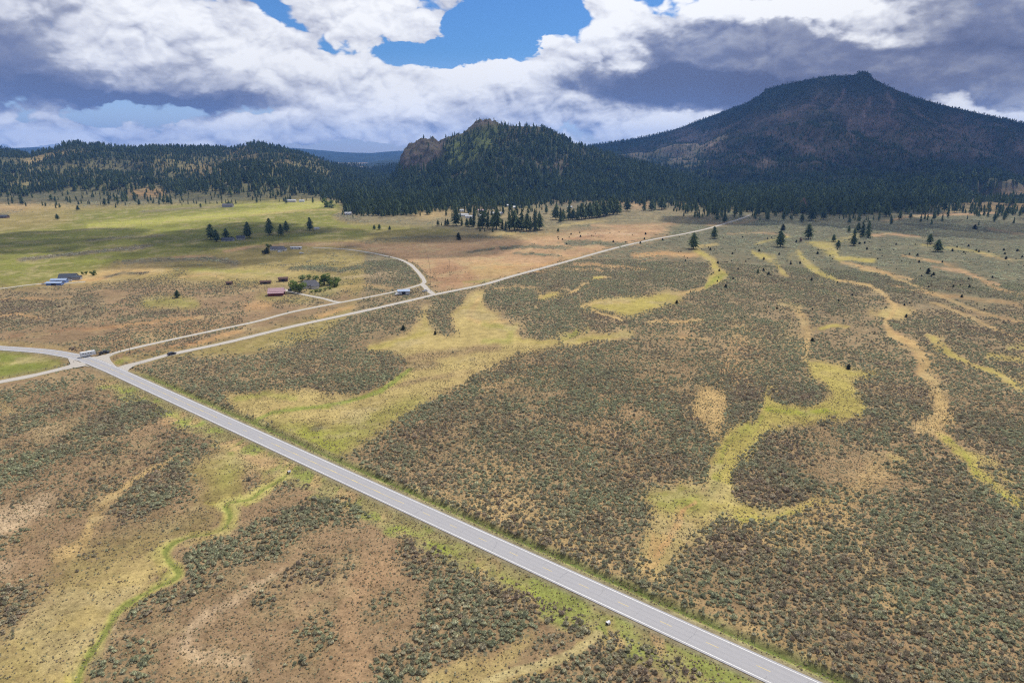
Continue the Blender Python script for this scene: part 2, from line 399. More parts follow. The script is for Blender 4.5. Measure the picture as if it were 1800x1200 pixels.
    poly([(877, 563), (905, 548), (945, 532), (985, 526), (1010, 530), (1024, 541), (1005, 553), (960, 560), (915, 566)], 'soil', 1, .15, f=2)
    poly([(903, 588), (925, 574), (965, 564), (1012, 562), (1016, 573), (990, 586), (950, 593), (912, 594)], 'soil', .95, .5, f=2)
    poly([(1018, 570), (1012, 556), (1050, 547), (1090, 552), (1102, 562), (1085, 580), (1040, 588), (1024, 584)], 'soil', .75, .75, f=2)
    poly([(752, 528), (790, 512), (812, 516), (800, 535), (786, 555), (790, 580), (765, 586), (752, 565), (748, 545)], 'soil', .95, .35, f=2)
    # ---- long green tongue
    poly([(1018, 534), (1050, 526), (1100, 520), (1150, 520), (1190, 512), (1205, 520), (1182, 540), (1140, 548), (1090, 557), (1075, 545), (1030, 545)], 'lime', .02, f=2)
    stroke([(1020, 537), (1060, 530), (1100, 530)], 9, 'tan', 0, al=.6)
    stroke([(1190, 518), (1215, 512), (1245, 506)], 8, 'tan', .0)
    stroke([(1224, 440, 12), (1240, 448, 14), (1256, 458, 14), (1262, 472, 18), (1270, 483, 26), (1258, 493, 28), (1247, 505, 14)], 14, 'lime', .0)
    stroke([(1245, 505), (1262, 490), (1275, 484)], 12, 'green', 0, al=.7)
    stroke([(1230, 434), (1262, 430)], 10, 'straw', .1, al=.8)
    stroke([(950, 520), (985, 518), (1015, 508), (1040, 490), (1070, 486)], 7, 'tan', .02); stroke([(1040, 490), (1058, 487)], 9, 'lime', 0)
    stroke([(945, 522), (960, 520), (985, 516)], 16, 'lime', .02, al=.8); stroke([(1030, 545), (1075, 555), (1090, 563)], 6, 'tan', .0)
    stroke([(868, 510), (900, 505), (935, 506), (948, 520), (930, 543)], 6, 'tan', .1, al=.7)
    stroke([(1140, 568), (1190, 566), (1240, 564)], 7, 'tan', .05); stroke([(1150, 590), (1200, 592), (1245, 596)], 5, 'tan', .1, al=.6)
    # ---- greens at the foot of the trees, right
    stroke([(1325, 443, 8), (1345, 450, 16), (1360, 462, 9), (1370, 474, 9), (1376, 484, 9)], 10, 'lime', 0, al=.85)
    stroke([(1395, 440, 8), (1408, 456, 18), (1428, 470, 20), (1450, 482, 12), (1472, 492, 9)], 14, 'lime', 0, al=.85)
    stroke([(1420, 425, 10), (1450, 432, 24), (1465, 445, 22), (1478, 458, 12)], 14, 'lime', 0, al=.75)
    stroke([(1470, 452, 12), (1500, 455, 12), (1530, 458, 14)], 12, 'lime', 0)
    stroke([(1330, 428), (1360, 420), (1382, 415)], 7, 'lime', .1, al=.7); stroke([(1460, 425), (1495, 418), (1508, 412)], 12, 'lime', .1, al=.5)
    stroke([(1505, 472), (1560, 482), (1620, 508), (1700, 540), (1760, 560), (1830, 575)], 7, 'tan', .1, al=.85)
    stroke([(1480, 462), (1530, 472), (1600, 490)], 7, 'orange', .1, al=.8)
    stroke([(1590, 450), (1650, 460), (1700, 480), (1740, 505), (1830, 530)], 8, 'orange', .1, al=.7)
    stroke([(1640, 470), (1700, 480), (1750, 500)], 9, 'pink', .05, al=.8)
    stroke([(1620, 430), (1680, 436), (1745, 448)], 9, 'lime', .1, al=.6); stroke([(1720, 445), (1760, 455), (1830, 462)], 5, 'tan', .1, al=.7)
    stroke([(1560, 500), (1660, 520), (1740, 525), (1830, 545)], 10, 'orange', .2, al=.6)
    stroke([(1640, 532), (1700, 556), (1760, 585), (1830, 612)], 7, 'tan', .1, al=.8)
    stroke([(1690, 545), (1760, 560), (1830, 590)], 10, 'red', .5, .9, al=.4)
    stroke([(1300, 492), (1400, 505), (1500, 520), (1580, 535)], 3, 'orange', .3, al=.6)
    stroke([(1530, 415), (1570, 412), (1612, 415)], 6, 'pink', .05); stroke([(1560, 388), (1620, 378), (1750, 374)], 6, 'pink', .05)
    stroke([(1660, 372), (1720, 366), (1800, 364)], 6, 'tan', .1, al=.7)
    stroke([(1740, 402), (1800, 412), (1840, 415)], 6, 'pink', .1, al=.7)
    stroke([(1250, 395), (1290, 392), (1330, 385)], 12, 'pink', .15, al=.6)
    stroke([(1280, 410), (1340, 408), (1380, 412)], 6, 'pink', .15, al=.6)
    stroke([(1170, 415), (1150, 425), (1120, 430)], 7, 'pink', .2, al=.6)
    # right channel
    poly([(1512, 546), (1540, 543), (1575, 540), (1610, 540), (1590, 560), (1560, 563), (1535, 555)], 'straw', .03, f=2)
    stroke([(1475, 492, 8), (1520, 500, 9), (1555, 520, 10), (1580, 540, 12), (1565, 560, 9), (1555, 566, 12), (1570, 590, 16), (1605, 606, 22), (1625, 640, 24), (1620, 655, 18), (1635, 672, 26), (1645, 700, 32), (1655, 730, 40), (1625, 745, 60), (1655, 765, 22)], 16, 'tan', .03)
    stroke([(1560, 560), (1560, 575), (1600, 605), (1620, 640), (1615, 655)], 5, 'orange', 0, al=.5)
    stroke([(1632, 590, 10), (1650, 612, 26), (1672, 626, 18), (1695, 635, 9), (1740, 652, 16), (1790, 680, 22), (1840, 700, 26)], 16, 'lime', .03, al=.9)
    stroke([(1650, 765, 14), (1672, 785, 22), (1700, 805, 30), (1715, 835, 34), (1760, 860, 22), (1795, 893, 22), (1840, 915, 20)], 20, 'lime', .03)
    stroke([(1700, 800), (1760, 825), (1775, 850)], 22, 'lime', .25, al=.6)
    stroke([(1655, 766), (1685, 790), (1702, 820), (1730, 850), (1790, 888)], 5, 'bright', 0, al=.8)
    stroke([(1730, 622), (1770, 632), (1840, 636)], 16, 'lime', .05, al=.8); stroke([(1770, 615), (1790, 612), (1840, 612)], 10, 'bright', .05, al=.7)
    stroke([(1580, 608), (1640, 625)], 4, 'tan', .1)
    spots([(1665, 733, 10, 10)], 'soil', 1, .3)
    # middle patches
    spots([(1305, 582, 26, 8), (1395, 595, 26, 9)], 'straw', .1, al=.8); spots([(1302, 607, 30, 11)], 'orange', .05, al=.85)
    spots([(1212, 567, 22, 9), (1202, 595, 14, 5)], 'orange', .1, al=.8); stroke([(1440, 575), (1462, 572), (1482, 572)], 9, 'lime', .05)
    stroke([(1395, 545, 20), (1410, 560, 30), (1420, 580, 14), (1418, 610, 14), (1415, 632, 9)], 14, 'tan', .25, al=.75)
    stroke([(1370, 530, 20), (1400, 538, 26)], 20, 'straw', .4, al=.5)
    poly([(1268, 630), (1290, 628), (1330, 668), (1325, 685), (1290, 690), (1262, 660)], 'orange', .45, .6, al=.7, f=5)
    poly([(1210, 722), (1228, 685), (1250, 672), (1280, 690), (1288, 705), (1278, 740), (1268, 775), (1252, 780), (1238, 742)], 'tan', .12, .5, al=.9, f=4)
    # great green bend
    poly([(1412, 632), (1428, 630), (1470, 642), (1510, 650), (1556, 653), (1540, 660), (1500, 663), (1488, 672), (1505, 690), (1519, 712), (1512, 727), (1470, 738), (1420, 742), (1370, 750), (1335, 768), (1315, 795), (1298, 830), (1292, 860), (1305, 882), (1345, 893), (1400, 884), (1455, 868), (1450, 882), (1400, 900), (1330, 918), (1262, 922), (1232, 908), (1238, 870), (1244, 820), (1258, 780), (1290, 752), (1320, 738), (1335, 712), (1340, 690), (1352, 676), (1368, 682), (1345, 696), (1365, 708), (1410, 712), (1448, 706), (1462, 690), (1448, 672), (1420, 662), (1424, 645)], 'lime', .03, .3, f=2)
    stroke([(1440, 655), (1500, 665)], 16, 'straw', 0, al=.5)
    stroke([(1345, 720), (1410, 725), (1460, 722)], 14, 'bright', .0, al=.8, f=1)
    stroke([(1330, 735), (1275, 790), (1255, 850), (1240, 880)], 26, 'green', .02, al=.7, f=2)
    stroke([(1300, 760), (1262, 830)], 12, 'orange', .0, al=.3, f=2)
    stroke([(1262, 845), (1245, 865), (1240, 880)], 16, 'deep', .0, al=.55, f=2)
    stroke([(1270, 905), (1330, 908), (1400, 893)], 10, 'bright', .0, al=.6)
    poly([(1348, 693), (1362, 682), (1400, 674), (1440, 676), (1458, 690), (1444, 705), (1400, 710), (1365, 706)], 'soil', .95, .6, f=2)
    poly([(1278, 722), (1286, 695), (1310, 682), (1332, 690), (1330, 712), (1315, 738), (1286, 747)], 'soil', .95, .95, f=2)
    poly([(1318, 885), (1296, 858), (1302, 830), (1330, 770), (1400, 752), (1420, 800), (1400, 860), (1360, 888)], None, .9, .85, f=8)
    poly([(1490, 672), (1560, 658), (1610, 668), (1630, 690), (1630, 740), (1560, 760), (1500, 740), (1520, 712)], None, .85, .75, f=6)
    poly([(1125, 862), (1190, 852), (1245, 840), (1262, 925), (1230, 950), (1185, 985), (1170, 1012), (1140, 1022), (1108, 1000), (1130, 950), (1150, 900)], 'straw', .12, .5, al=.9, f=5)
    poly([(1130, 866), (1190, 852), (1240, 850), (1240, 905), (1190, 895), (1150, 892)], 'green', .03, al=.75, f=6)
    stroke([(1222, 882, 10), (1198, 896, 12), (1195, 915, 18), (1180, 935, 18), (1160, 958, 22), (1148, 985, 16), (1135, 1005, 12)], 14, 'orange', .0, f=.8)
    poly([(1250, 925), (1330, 920), (1450, 885), (1500, 830), (1560, 800), (1590, 810), (1560, 830), (1500, 880), (1470, 930), (1400, 960), (1300, 950)], 'tan', .35, .6, al=.75, f=10)
    stroke([(1480, 900), (1520, 970), (1530, 1040), (1580, 1080)], 40, 'tan', .4, .5, al=.6, f=2)
    stroke([(1550, 1010), (1580, 1060), (1570, 1100)], 30, 'green', .3, .4, al=.35, f=3)
    stroke([(1350, 940), (1380, 970)], 20, 'green', .3, .4, al=.35, f=3)
    stroke([(1560, 800), (1590, 808)], 14, 'straw', .05, al=.8)
    poly([(1230, 940), (1290, 915), (1330, 930), (1340, 980), (1290, 1010), (1240, 990)], None, .85, 1, f=8)
    poly([(1250, 1080), (1330, 1090), (1420, 1130), (1500, 1200), (1420, 1200), (1300, 1130)], 'tan', .25, .8, al=.6, f=10)
    spots([(1375, 1005, 25, 8), (1530, 1085, 30, 10), (1565, 895, 12, 7), (1500, 1110, 22, 8), (1640, 1000, 20, 10), (1285, 1060, 14, 7), (1600, 1160, 40, 12), (1730, 950, 26, 9)], 'red', .35, .8, al=.55)
    poly([(1600, 860), (1720, 870), (1850, 930), (1850, 1100), (1700, 1100), (1600, 980)], None, .85, .45, f=20)
    # bare spots in the great sage field
    spots([(1082, 700, 20, 24), (1090, 788, 26, 34)], 'orange', .2, al=.9); spots([(1085, 695, 12, 16)], 'red', .2, .8, al=.4)
    spots([(880, 818, 42, 12), (852, 830, 20, 9), (970, 645, 44, 9), (900, 662, 60, 12), (850, 672, 40, 12)], 'tan', .4, al=.7)
    spots([(1190, 660, 30, 12), (1170, 690, 26, 10), (1020, 760, 30, 12), (960, 720, 30, 10)], 'orange', .6, al=.4)
    spots([(800, 722, 16, 9), (788, 700, 20, 10), (700, 745, 30, 12), (680, 770, 34, 12), (760, 740, 24, 9)], 'red', .5, .9, al=.55)
    spots([(980, 635, 60, 8), (920, 645, 40, 6)], 'red', .8, .9, al=.5)
    spots([(940, 900, 80, 22), (1010, 930, 60, 24), (880, 870, 60, 14), (1000, 970, 40, 14)], 'tan', .55, .7, al=.6)
    poly([(600, 790), (720, 740), (860, 720), (900, 760), (820, 840), (700, 860), (620, 830)], None, .7, .8, al=.8, f=14)
    poly([(700, 850), (900, 870), (1100, 960), (1250, 1060), (1450, 1190), (1300, 1150), (1000, 1010), (760, 890)], 'tan', .5, .9, al=.5, f=8)
    stroke([(640, 818), (760, 872), (900, 938), (1050, 1004), (1180, 1062)], 20, None, .95, .8, al=.6, f=1)
    # ---- pasture at the left edge
    poly([(-60, 612), (40, 618), (105, 628), (126, 634), (90, 645), (50, 655), (-60, 680)], 'olivegreen', .03, f=2)
    stroke([(0, 640), (60, 632), (100, 636)], 12, 'straw', .02, al=.5, f=2)
    stroke([(40, 684), (80, 672), (140, 664)], 9, 'pink', .05, al=.9)
    # ---- field below the highway
    D = lambda pts, s=.95, t=.3, f=4, c='soil': poly(pts, c, s, t, f=f)
    D([(-50, 700), (0, 690), (60, 674), (120, 660), (165, 655), (180, 662), (140, 672), (60, 690), (0, 712), (-50, 728)])
    D([(2, 736), (60, 712), (130, 695), (185, 688), (192, 696), (140, 712), (90, 730), (20, 744)], .9, .8)
    D([(-50, 770), (0, 750), (90, 735), (84, 752), (40, 762), (-50, 790)], .85, .7)
    D([(-50, 840), (0, 830), (60, 795), (110, 764), (170, 735), (230, 712), (290, 708), (306, 724), (265, 745), (190, 770), (110, 800), (55, 835), (-50, 880)], .95, .4)
    D([(-50, 800), (0, 785), (46, 777), (30, 795), (-50, 815)], .85, .6)
    D([(200, 700), (260, 690), (300, 705), (250, 712)], .6, .6, c=None)
    D([(278, 815), (310, 800), (350, 800), (368, 812), (345, 840), (305, 872), (275, 900), (235, 922), (198, 915), (186, 895), (215, 862), (252, 828)], .95, .75)
    D([(268, 772), (320, 762), (380, 765), (395, 785), (370, 808), (330, 800), (285, 790)], .55, .7, c='brown')
    D([(150, 790), (215, 772), (215, 795), (160, 800)], .6, .9); D([(155, 858), (215, 832), (215, 858), (165, 882)], .6, .5); D([(108, 872), (165, 858), (150, 905), (108, 905)], .55, .5)
    D([(-50, 1045), (0, 1025), (60, 1008), (95, 1016), (88, 1038), (55, 1080), (0, 1120), (-50, 1150)], .95, .65)
    D([(0, 940), (60, 925), (70, 950), (20, 960), (-50, 970)], .5, .5); spots([(140, 966, 14, 8), (256, 998, 9, 4)], 'soil', .9)
    poly([(100, 960), (240, 930), (380, 880), (405, 930), (300, 955), (200, 1010), (60, 1080), (100, 1010)], 'olive', .2, .4, al=.7, f=10)
    stroke([(318, 803, 10), (270, 828, 12), (225, 850, 14), (185, 880, 22), (170, 905, 22), (150, 945, 30), (110, 970, 40)], 14, 'tan', .05, al=.85, f=1)
    stroke([(300, 738), (340, 752), (400, 775)], 26, 'orange', .1, al=.6, f=2)
    stroke([(0, 700), (20, 720)], 20, 'straw', .1, al=.5)
    poly([(-50, 920), (0, 898), (50, 880), (100, 862), (98, 880), (60, 915), (0, 945), (-50, 960)], 'pale', .1, .7, al=.62, f=4)
    poly([(-50, 990), (0, 984), (50, 975), (45, 995), (-50, 1012)], 'pale', .1, al=.5, f=4); spots([(85, 758, 12, 6)], 'pale', .1, al=.6)
    poly([(-60, 1160), (0, 1130), (60, 1080), (140, 1020), (230, 985), (300, 958), (300, 985), (270, 1020), (200, 1070), (165, 1120), (140, 1160), (120, 1230), (-60, 1230)], 'straw', .05, .4, al=.85, f=8)
    spots([(60, 1170, 70, 40)], 'olive', .04, al=.5)
    poly([(325, 835), (350, 805), (395, 785), (440, 790), (475, 812), (505, 828), (470, 858), (430, 872), (385, 885), (352, 886), (345, 866), (370, 850)], 'olive', .06, f=6)
    poly([(390, 800), (420, 792), (440, 810), (400, 850), (372, 865)], 'green', .02, al=.4, f=5)
    D([(430, 850), (432, 825), (452, 812), (470, 830), (455, 855), (440, 864)], .7, .5)
    # sage right of the stream
    poly([(320, 960), (400, 900), (500, 850), (640, 870), (1040, 1090), (1230, 1180), (1300, 1230), (150, 1230), (210, 1090)], 'brown', .22, .7, f=5)
    D([(314, 985), (330, 962), (360, 945), (402, 934), (420, 920), (470, 900), (520, 885), (575, 868), (605, 872), (648, 900), (640, 915), (590, 925), (545, 938), (520, 962), (498, 985), (455, 992), (410, 1002), (380, 1012), (335, 1015)], .97, .12)
    D([(445, 875), (452, 852), (500, 842), (560, 852), (520, 872), (470, 882)], .8, .5)
    D([(212, 1090), (225, 1065), (260, 1040), (300, 1018), (345, 1012), (400, 1015), (380, 1040), (330, 1062), (300, 1090), (262, 1100), (225, 1100)], .85, .4)
    D([(395, 1020), (430, 1012), (445, 1030), (410, 1048)], .85, .4)
    D([(180, 1140), (215, 1110), (262, 1112), (280, 1150), (262, 1185), (240, 1240), (140, 1240), (160, 1180)], .95, .25)
    D([(452, 1020), (505, 1000), (510, 1030), (512, 1065), (470, 1085), (430, 1095), (450, 1050)], .75, .6)
    D([(505, 990), (560, 968), (600, 985), (595, 1015), (545, 1028), (512, 1010)], .7, .7)
    D([(540, 1075), (575, 1060), (592, 1100), (600, 1150), (560, 1160), (520, 1180), (488, 1150), (520, 1110)], .6, .6)
    D([(300, 1150), (400, 1120), (460, 1150), (420, 1240), (260, 1240)], .55, .5)
    stroke([(492, 1000, 14), (455, 1020, 20), (395, 1058, 34), (365, 1078, 26), (345, 1100, 34), (325, 1130, 44), (360, 1150, 50), (430, 1155, 60)], 30, 'pale', .22, .6, al=.5, f=1.5)
    D([(600, 870), (645, 900), (660, 915), (640, 928), (600, 925)], .95, .1)
    D([(685, 975), (720, 952), (760, 958), (782, 985), (765, 1010), (730, 1018), (690, 1000)], .9, .3)
    D([(600, 950), (632, 955), (636, 985), (600, 1005)], .85, .3)
    D([(632, 1050), (665, 1038), (715, 1040), (712, 1070), (680, 1090), (640, 1095)], .8, .35)
    D([(735, 1000), (775, 985), (830, 1018), (880, 1040), (925, 1068), (945, 1090), (920, 1120), (870, 1135), (830, 1138), (790, 1160), (740, 1180), (700, 1205), (640, 1210), (665, 1150), (700, 1118), (745, 1085), (760, 1045)], .97, .2)
    D([(690, 930), (740, 950), (850, 1012), (940, 1058), (1040, 1100), (1030, 1115), (960, 1090), (900, 1062), (800, 1015), (700, 960)], .75, .8)
    D([(930, 1125), (960, 1100), (1010, 1092), (1048, 1104), (1020, 1130), (960, 1150)], .75, .9)
    D([(880, 1210), (930, 1175), (1000, 1155), (1040, 1130), (1070, 1112), (1120, 1130), (1200, 1165), (1290, 1230), (880, 1240)], .85, .75)
    spots([(650, 1012, 16, 9), (745, 1005, 12, 8), (780, 1128, 22, 12), (865, 1030, 20, 9), (915, 1045, 16, 10), (830, 972, 20, 9), (1195, 1185, 26, 12), (700, 1160, 14, 8), (560, 865, 26, 8), (480, 930, 14, 5), (245, 1090, 10, 8), (520, 1070, 20, 10), (955, 1170, 22, 8), (700, 955, 14, 6), (480, 900, 16, 5)], 'red', .3, .9, al=.7)
    poly([(600, 1000), (690, 950), (720, 1010), (640, 1040), (620, 1110), (660, 1130), (620, 1240), (560, 1240), (600, 1130)], 'pink', .10, .6, al=.6, f=8)
    poly([(740, 1180), (800, 1150), (880, 1140), (930, 1095), (945, 1120), (900, 1160), (850, 1185), (800, 1215), (730, 1215)], 'straw', .15, .4, al=.8, f=5)
    stroke([(835, 1210), (870, 1185), (930, 1168), (990, 1150), (1030, 1128), (1052, 1110)], 7, 'straw', 0); stroke([(905, 1175), (990, 1152), (1040, 1122)], 3, 'lime', 0)
    stroke([(890, 1120), (840, 1160)], 12, 'orange', .1, al=.5, f=2)
    # ---- the creek
    stroke([(506, 827, 9), (490, 842, 15), (462, 858, 19), (440, 875, 24), (400, 880, 20), (360, 884, 10)], 10, 'lime', 0)
    stroke([(506, 827, 5), (490, 842, 9), (462, 858, 12), (440, 875, 16), (400, 880, 14)], 10, 'bright', 0)
    stroke([(404, 862), (385, 878)], 6, 'lime', 0, al=.6)
    stroke([(396, 884, 30), (402, 905, 34), (392, 925, 28), (368, 934, 14), (330, 940, 13), (300, 952, 18), (290, 970, 20), (302, 990, 32), (312, 1004, 32), (305, 1014, 16), (275, 1026, 12), (235, 1048, 12), (200, 1075, 14), (190, 1095, 20), (178, 1120, 22), (160, 1140, 26), (142, 1168, 30), (128, 1205, 36)], 10, 'lime', 0, f=.6)
    stroke([(300, 975), (306, 1000), (275, 1028), (230, 1052), (200, 1078)], 8, 'green', 0)
    stroke([(192, 1090), (165, 1138), (145, 1180), (138, 1205)], 8, 'bright', 0, al=.8)
    stroke([(212, 1062), (205, 1075), (198, 1100)], 7, 'pale', 0, al=.7)
    stroke([(835, 1210), (870, 1185), (930, 1168), (990, 1150), (1030, 1128), (1052, 1110)], 11, 'straw', 0)
    stroke([(300, 1016), (235, 1050), (200, 1077), (185, 1105), (160, 1140), (140, 1175), (130, 1210)], 15, 'lime', 0)
    stroke([(300, 1016), (235, 1050), (200, 1077), (185, 1105), (160, 1140), (140, 1175), (130, 1210)], 6, 'deep', 0)
    # ---- hills: bare slopes, rock, forest density
    TREE[:] = 0
    poly([(-60, 225), (620, 225), (640, 320), (640, 352), (560, 350), (490, 350), (440, 346), (300, 350), (290, 345), (200, 340), (160, 343), (-60, 350)], 'slope', 0, 0, .74, f=2)
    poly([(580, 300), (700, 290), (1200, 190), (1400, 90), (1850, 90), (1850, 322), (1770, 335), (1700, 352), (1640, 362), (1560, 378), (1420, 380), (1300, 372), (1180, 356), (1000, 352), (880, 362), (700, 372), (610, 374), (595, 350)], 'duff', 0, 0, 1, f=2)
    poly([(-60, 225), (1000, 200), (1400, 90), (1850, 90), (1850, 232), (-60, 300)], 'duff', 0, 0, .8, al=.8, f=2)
    stroke([(45, 285, 14), (80, 276, 16), (105, 270, 10), (150, 268, 6)], 12, 'tan', .3, tree=.0, al=.8)
    spots([(440, 272, 18, 3), (372, 297, 15, 5), (500, 282, 16, 5), (350, 300, 30, 4), (285, 294, 12, 3), (415, 268, 26, 4)], 'orange', .2, tree=.05, al=.85)
    poly([(215, 342), (235, 334), (270, 331), (296, 336), (292, 346), (250, 345)], 'orange', 0, 0, 0, f=2)
    stroke([(10, 342), (120, 340), (215, 341)], 12, 'sagey', .5, .1, .10, al=.8)
    stroke([(340, 350), (400, 346), (450, 342)], 9, 'sagey', .4, .1, .1, al=.8)
    # rocky butte
    poly([(700, 300), (700, 270), (712, 250), (740, 238), (772, 243), (790, 238), (782, 262), (765, 285), (745, 300)], 'rock', 0, 0, .03, f=2)
    poly([(790, 240), (820, 228), (838, 206), (866, 206), (882, 218), (860, 222), (830, 238)], 'rock', .1, 0, .04, f=2)
    poly([(790, 245), (850, 222), (885, 222), (870, 250), (830, 290), (790, 300), (770, 290)], 'brush', .4, 0, .45, f=3)
    spots([(975, 296, 18, 9), (800, 302, 20, 4), (750, 318, 12, 5), (830, 295, 12, 5), (880, 300, 16, 6), (935, 285, 14, 5), (1080, 300, 14, 5), (985, 285, 24, 4), (1020, 275, 20, 4)], 'mauve', .1, tree=.12, al=.8)
    spots([(868, 330, 26, 10), (880, 350, 20, 5), (990, 310, 8, 3), (790, 335, 30, 6)], 'brush', .2, tree=.7, al=.5)
    # the mountain
    spots([(1445, 172, 14, 8), (1482, 172, 10, 16), (1420, 187, 30, 5), (1490, 205, 16, 7), (1495, 185, 36, 6), (1560, 178, 20, 8), (1535, 215, 30, 12), (1570, 205, 18, 9), (1545, 232, 30, 8), (1350, 208, 32, 5), (1390, 195, 26, 5), (1390, 215, 24, 8), (1452, 227, 12, 5), (1310, 230, 20, 4),
           (1260, 225, 14, 4), (1240, 248, 36, 6), (1262, 262, 26, 6), (1312, 270, 12, 7), (1345, 285, 18, 6), (1215, 240, 20, 5), (1390, 250, 22, 5), (1420, 262, 22, 5), (1370, 240, 20, 5), (1480, 260, 24, 5), (1250, 286, 18, 4), (1345, 292, 22, 5), (1205, 268, 20, 5),
           (1660, 243, 34, 10), (1700, 238, 30, 6), (1650, 262, 20, 6), (1735, 258, 24, 7), (1790, 240, 26, 5), (1720, 264, 30, 5), (1600, 250, 24, 6), (1780, 322, 26, 8), (1722, 338, 12, 7), (1790, 262, 20, 4), (1500, 240, 20, 6), (1170, 262, 24, 5), (1120, 270, 26, 5)], 'mauve', 0, tree=.04, al=.95)
    poly([(1150, 245), (1350, 200), (1480, 160), (1600, 195), (1800, 235), (1850, 300), (1500, 290), (1300, 290), (1150, 280)], 'mauve', tree=.7, al=.12, f=8)
    rs = np.random.default_rng(5)
    for pts_, w_ in (([(1484, 158), (1478, 175), (1462, 192)], 8), ([(1532, 172), (1520, 195), (1512, 222), (1530, 240)], 9), ([(1560, 165), (1572, 185), (1560, 205), (1580, 225)], 8), ([(1440, 165), (1425, 185), (1380, 200), (1330, 214)], 5), ([(1600, 190), (1640, 215), (1690, 232)], 5), ([(1500, 200), (1490, 225), (1500, 250)], 6), ([(1400, 215), (1440, 240), (1490, 262)], 4), ([(1300, 215), (1250, 235), (1180, 250)], 4), ([(1350, 235), (1400, 255), (1450, 270)], 4)):
        stroke(pts_, w_, 'mauve', 0, tree=.03, al=.95)
    spots([(1180 + 620 * rs.random(), 190 + 95 * rs.random(), 8 + 22 * rs.random(), 2 + 3.5 * rs.random()) for _ in range(48)], 'mauve', 0, tree=.10, al=.8)
    spots([(600 * rs.random(), 268 + 60 * rs.random(), 8 + 18 * rs.random(), 2 + 3 * rs.random()) for _ in range(34)], 'straw', .2, tree=.25, al=.6)
    spots([(1345, 285, 20, 4)], 'pale', 0, tree=.0, al=.7)
    stroke([(1180, 350), (1215, 346), (1236, 348)], 8, 'straw', .1, tree=.02, al=.8); stroke([(1195, 357), (1212, 358)], 7, 'orange', 0, tree=0)
    # loose trees on the plain
    poly([(0, 338), (560, 340), (560, 352), (440, 354), (300, 360), (160, 360), (0, 362)], tree=.09, al=1, f=2)
    poly([(1180, 360), (1300, 375), (1480, 385), (1560, 380), (1800, 342), (1840, 380), (1700, 386), (1500, 392), (1300, 386), (1200, 378)], tree=.36, al=.9, f=3)
    poly([(1640, 350), (1840, 325), (1840, 350), (1720, 362)], tree=.45, al=.9, f=3)
    poly([(1200, 380), (1820, 370), (1820, 400), (1200, 396)], tree=.04, al=.9, f=4)
    poly([(740, 372), (960, 362), (1000, 372), (820, 386)], 'grey', .2, 0, .10, f=3)
    poly([(600, 372), (760, 366), (780, 378), (610, 382)], tree=.85, al=.9, f=1)
    poly([(720, 374), (790, 372), (800, 382), (730, 384)], 'tan', .1, .2, .02, al=.8, f=2)
    poly([(715, 340), (960, 340), (960, 364), (900, 360), (830, 366), (740, 366)], tree=.7, al=.7, f=2)
paint()
COLR = np.clip(COLR * np.array([.95, .90, .76]), 0.01, .9)

def refl(a, lo, hi):
    a = np.abs(a - lo) ; w = hi - lo
    a = np.mod(a, 2 * w); return lo + np.where(a > w, 2 * w - a, a)
def sample(A, u, v):
    fu = np.clip((refl(u, 2, 1797) - 1) / 2, 0, RW - 1.001); fv = np.clip((refl(np.maximum(v, R0 + 2), R0, 1196) - 1 - R0) / 2, 0, RH - 1.001)
    i = fu.astype(int); j = fv.astype(int); a = fu - i; b = fv - j
    if A.ndim == 3: a = a[..., None]; b = b[..., None]
    return (A[j, i] * (1 - a) + A[j, i + 1] * a) * (1 - b) + (A[j + 1, i] * (1 - a) + A[j + 1, i + 1] * a) * b
def warp_uv(x, y, z, amt=1.0):
    """where the land cover map is read for a world point: edges wander with noise fixed to the ground"""
    r = np.hypot(x, y) + 1
    w = np.clip(r * .011, 1.6, 12) * amt; wq = np.clip(r * .006, 1.6, 4.5) * amt
    wx = fbm(x / (w * 3.5), y / (w * 3.5), 4, 11) * wq + fbm(x / 3.1, y / 3.1, 2, 12) * .6
    wy = fbm(x / (w * 3.5) + 40, y / (w * 3.5), 4, 13) * w * 1.1 + fbm(x / 3.1, y / 3.1, 2, 14) * .8
    return proj(x + wx, y + wy, z)

# ------------------------------------------------------------------ materials
def mat(name, build, rough=.9, spec=.15):
    m = bpy.data.materials.new(name); m.use_nodes = True
    t = NT(m.node_tree); b = t.n['Principled BSDF']
    b.inputs['Roughness'].default_value = rough; b.inputs['Specular IOR Level'].default_value = spec
    build(t, b)
    return m
def flat(name, c, rough=.7, spec=.3, var=.12, scale=3.0, metal=0.0):
    def f(t, b):
        tc = t.node('ShaderNodeTexCoord').outputs['Object']
        n = t.noise(tc, scale, 4)
        lo = tuple(x * (1 - var) for x in c) + (1,); hi = tuple(min(1, x * (1 + var)) for x in c) + (1,)
        t.put(b.inputs['Base Color'], t.mix(t.rng(n, .3, .7, 0, 1), lo, hi)); b.inputs['Metallic'].default_value = metal
    return mat(name, f, rough, spec)

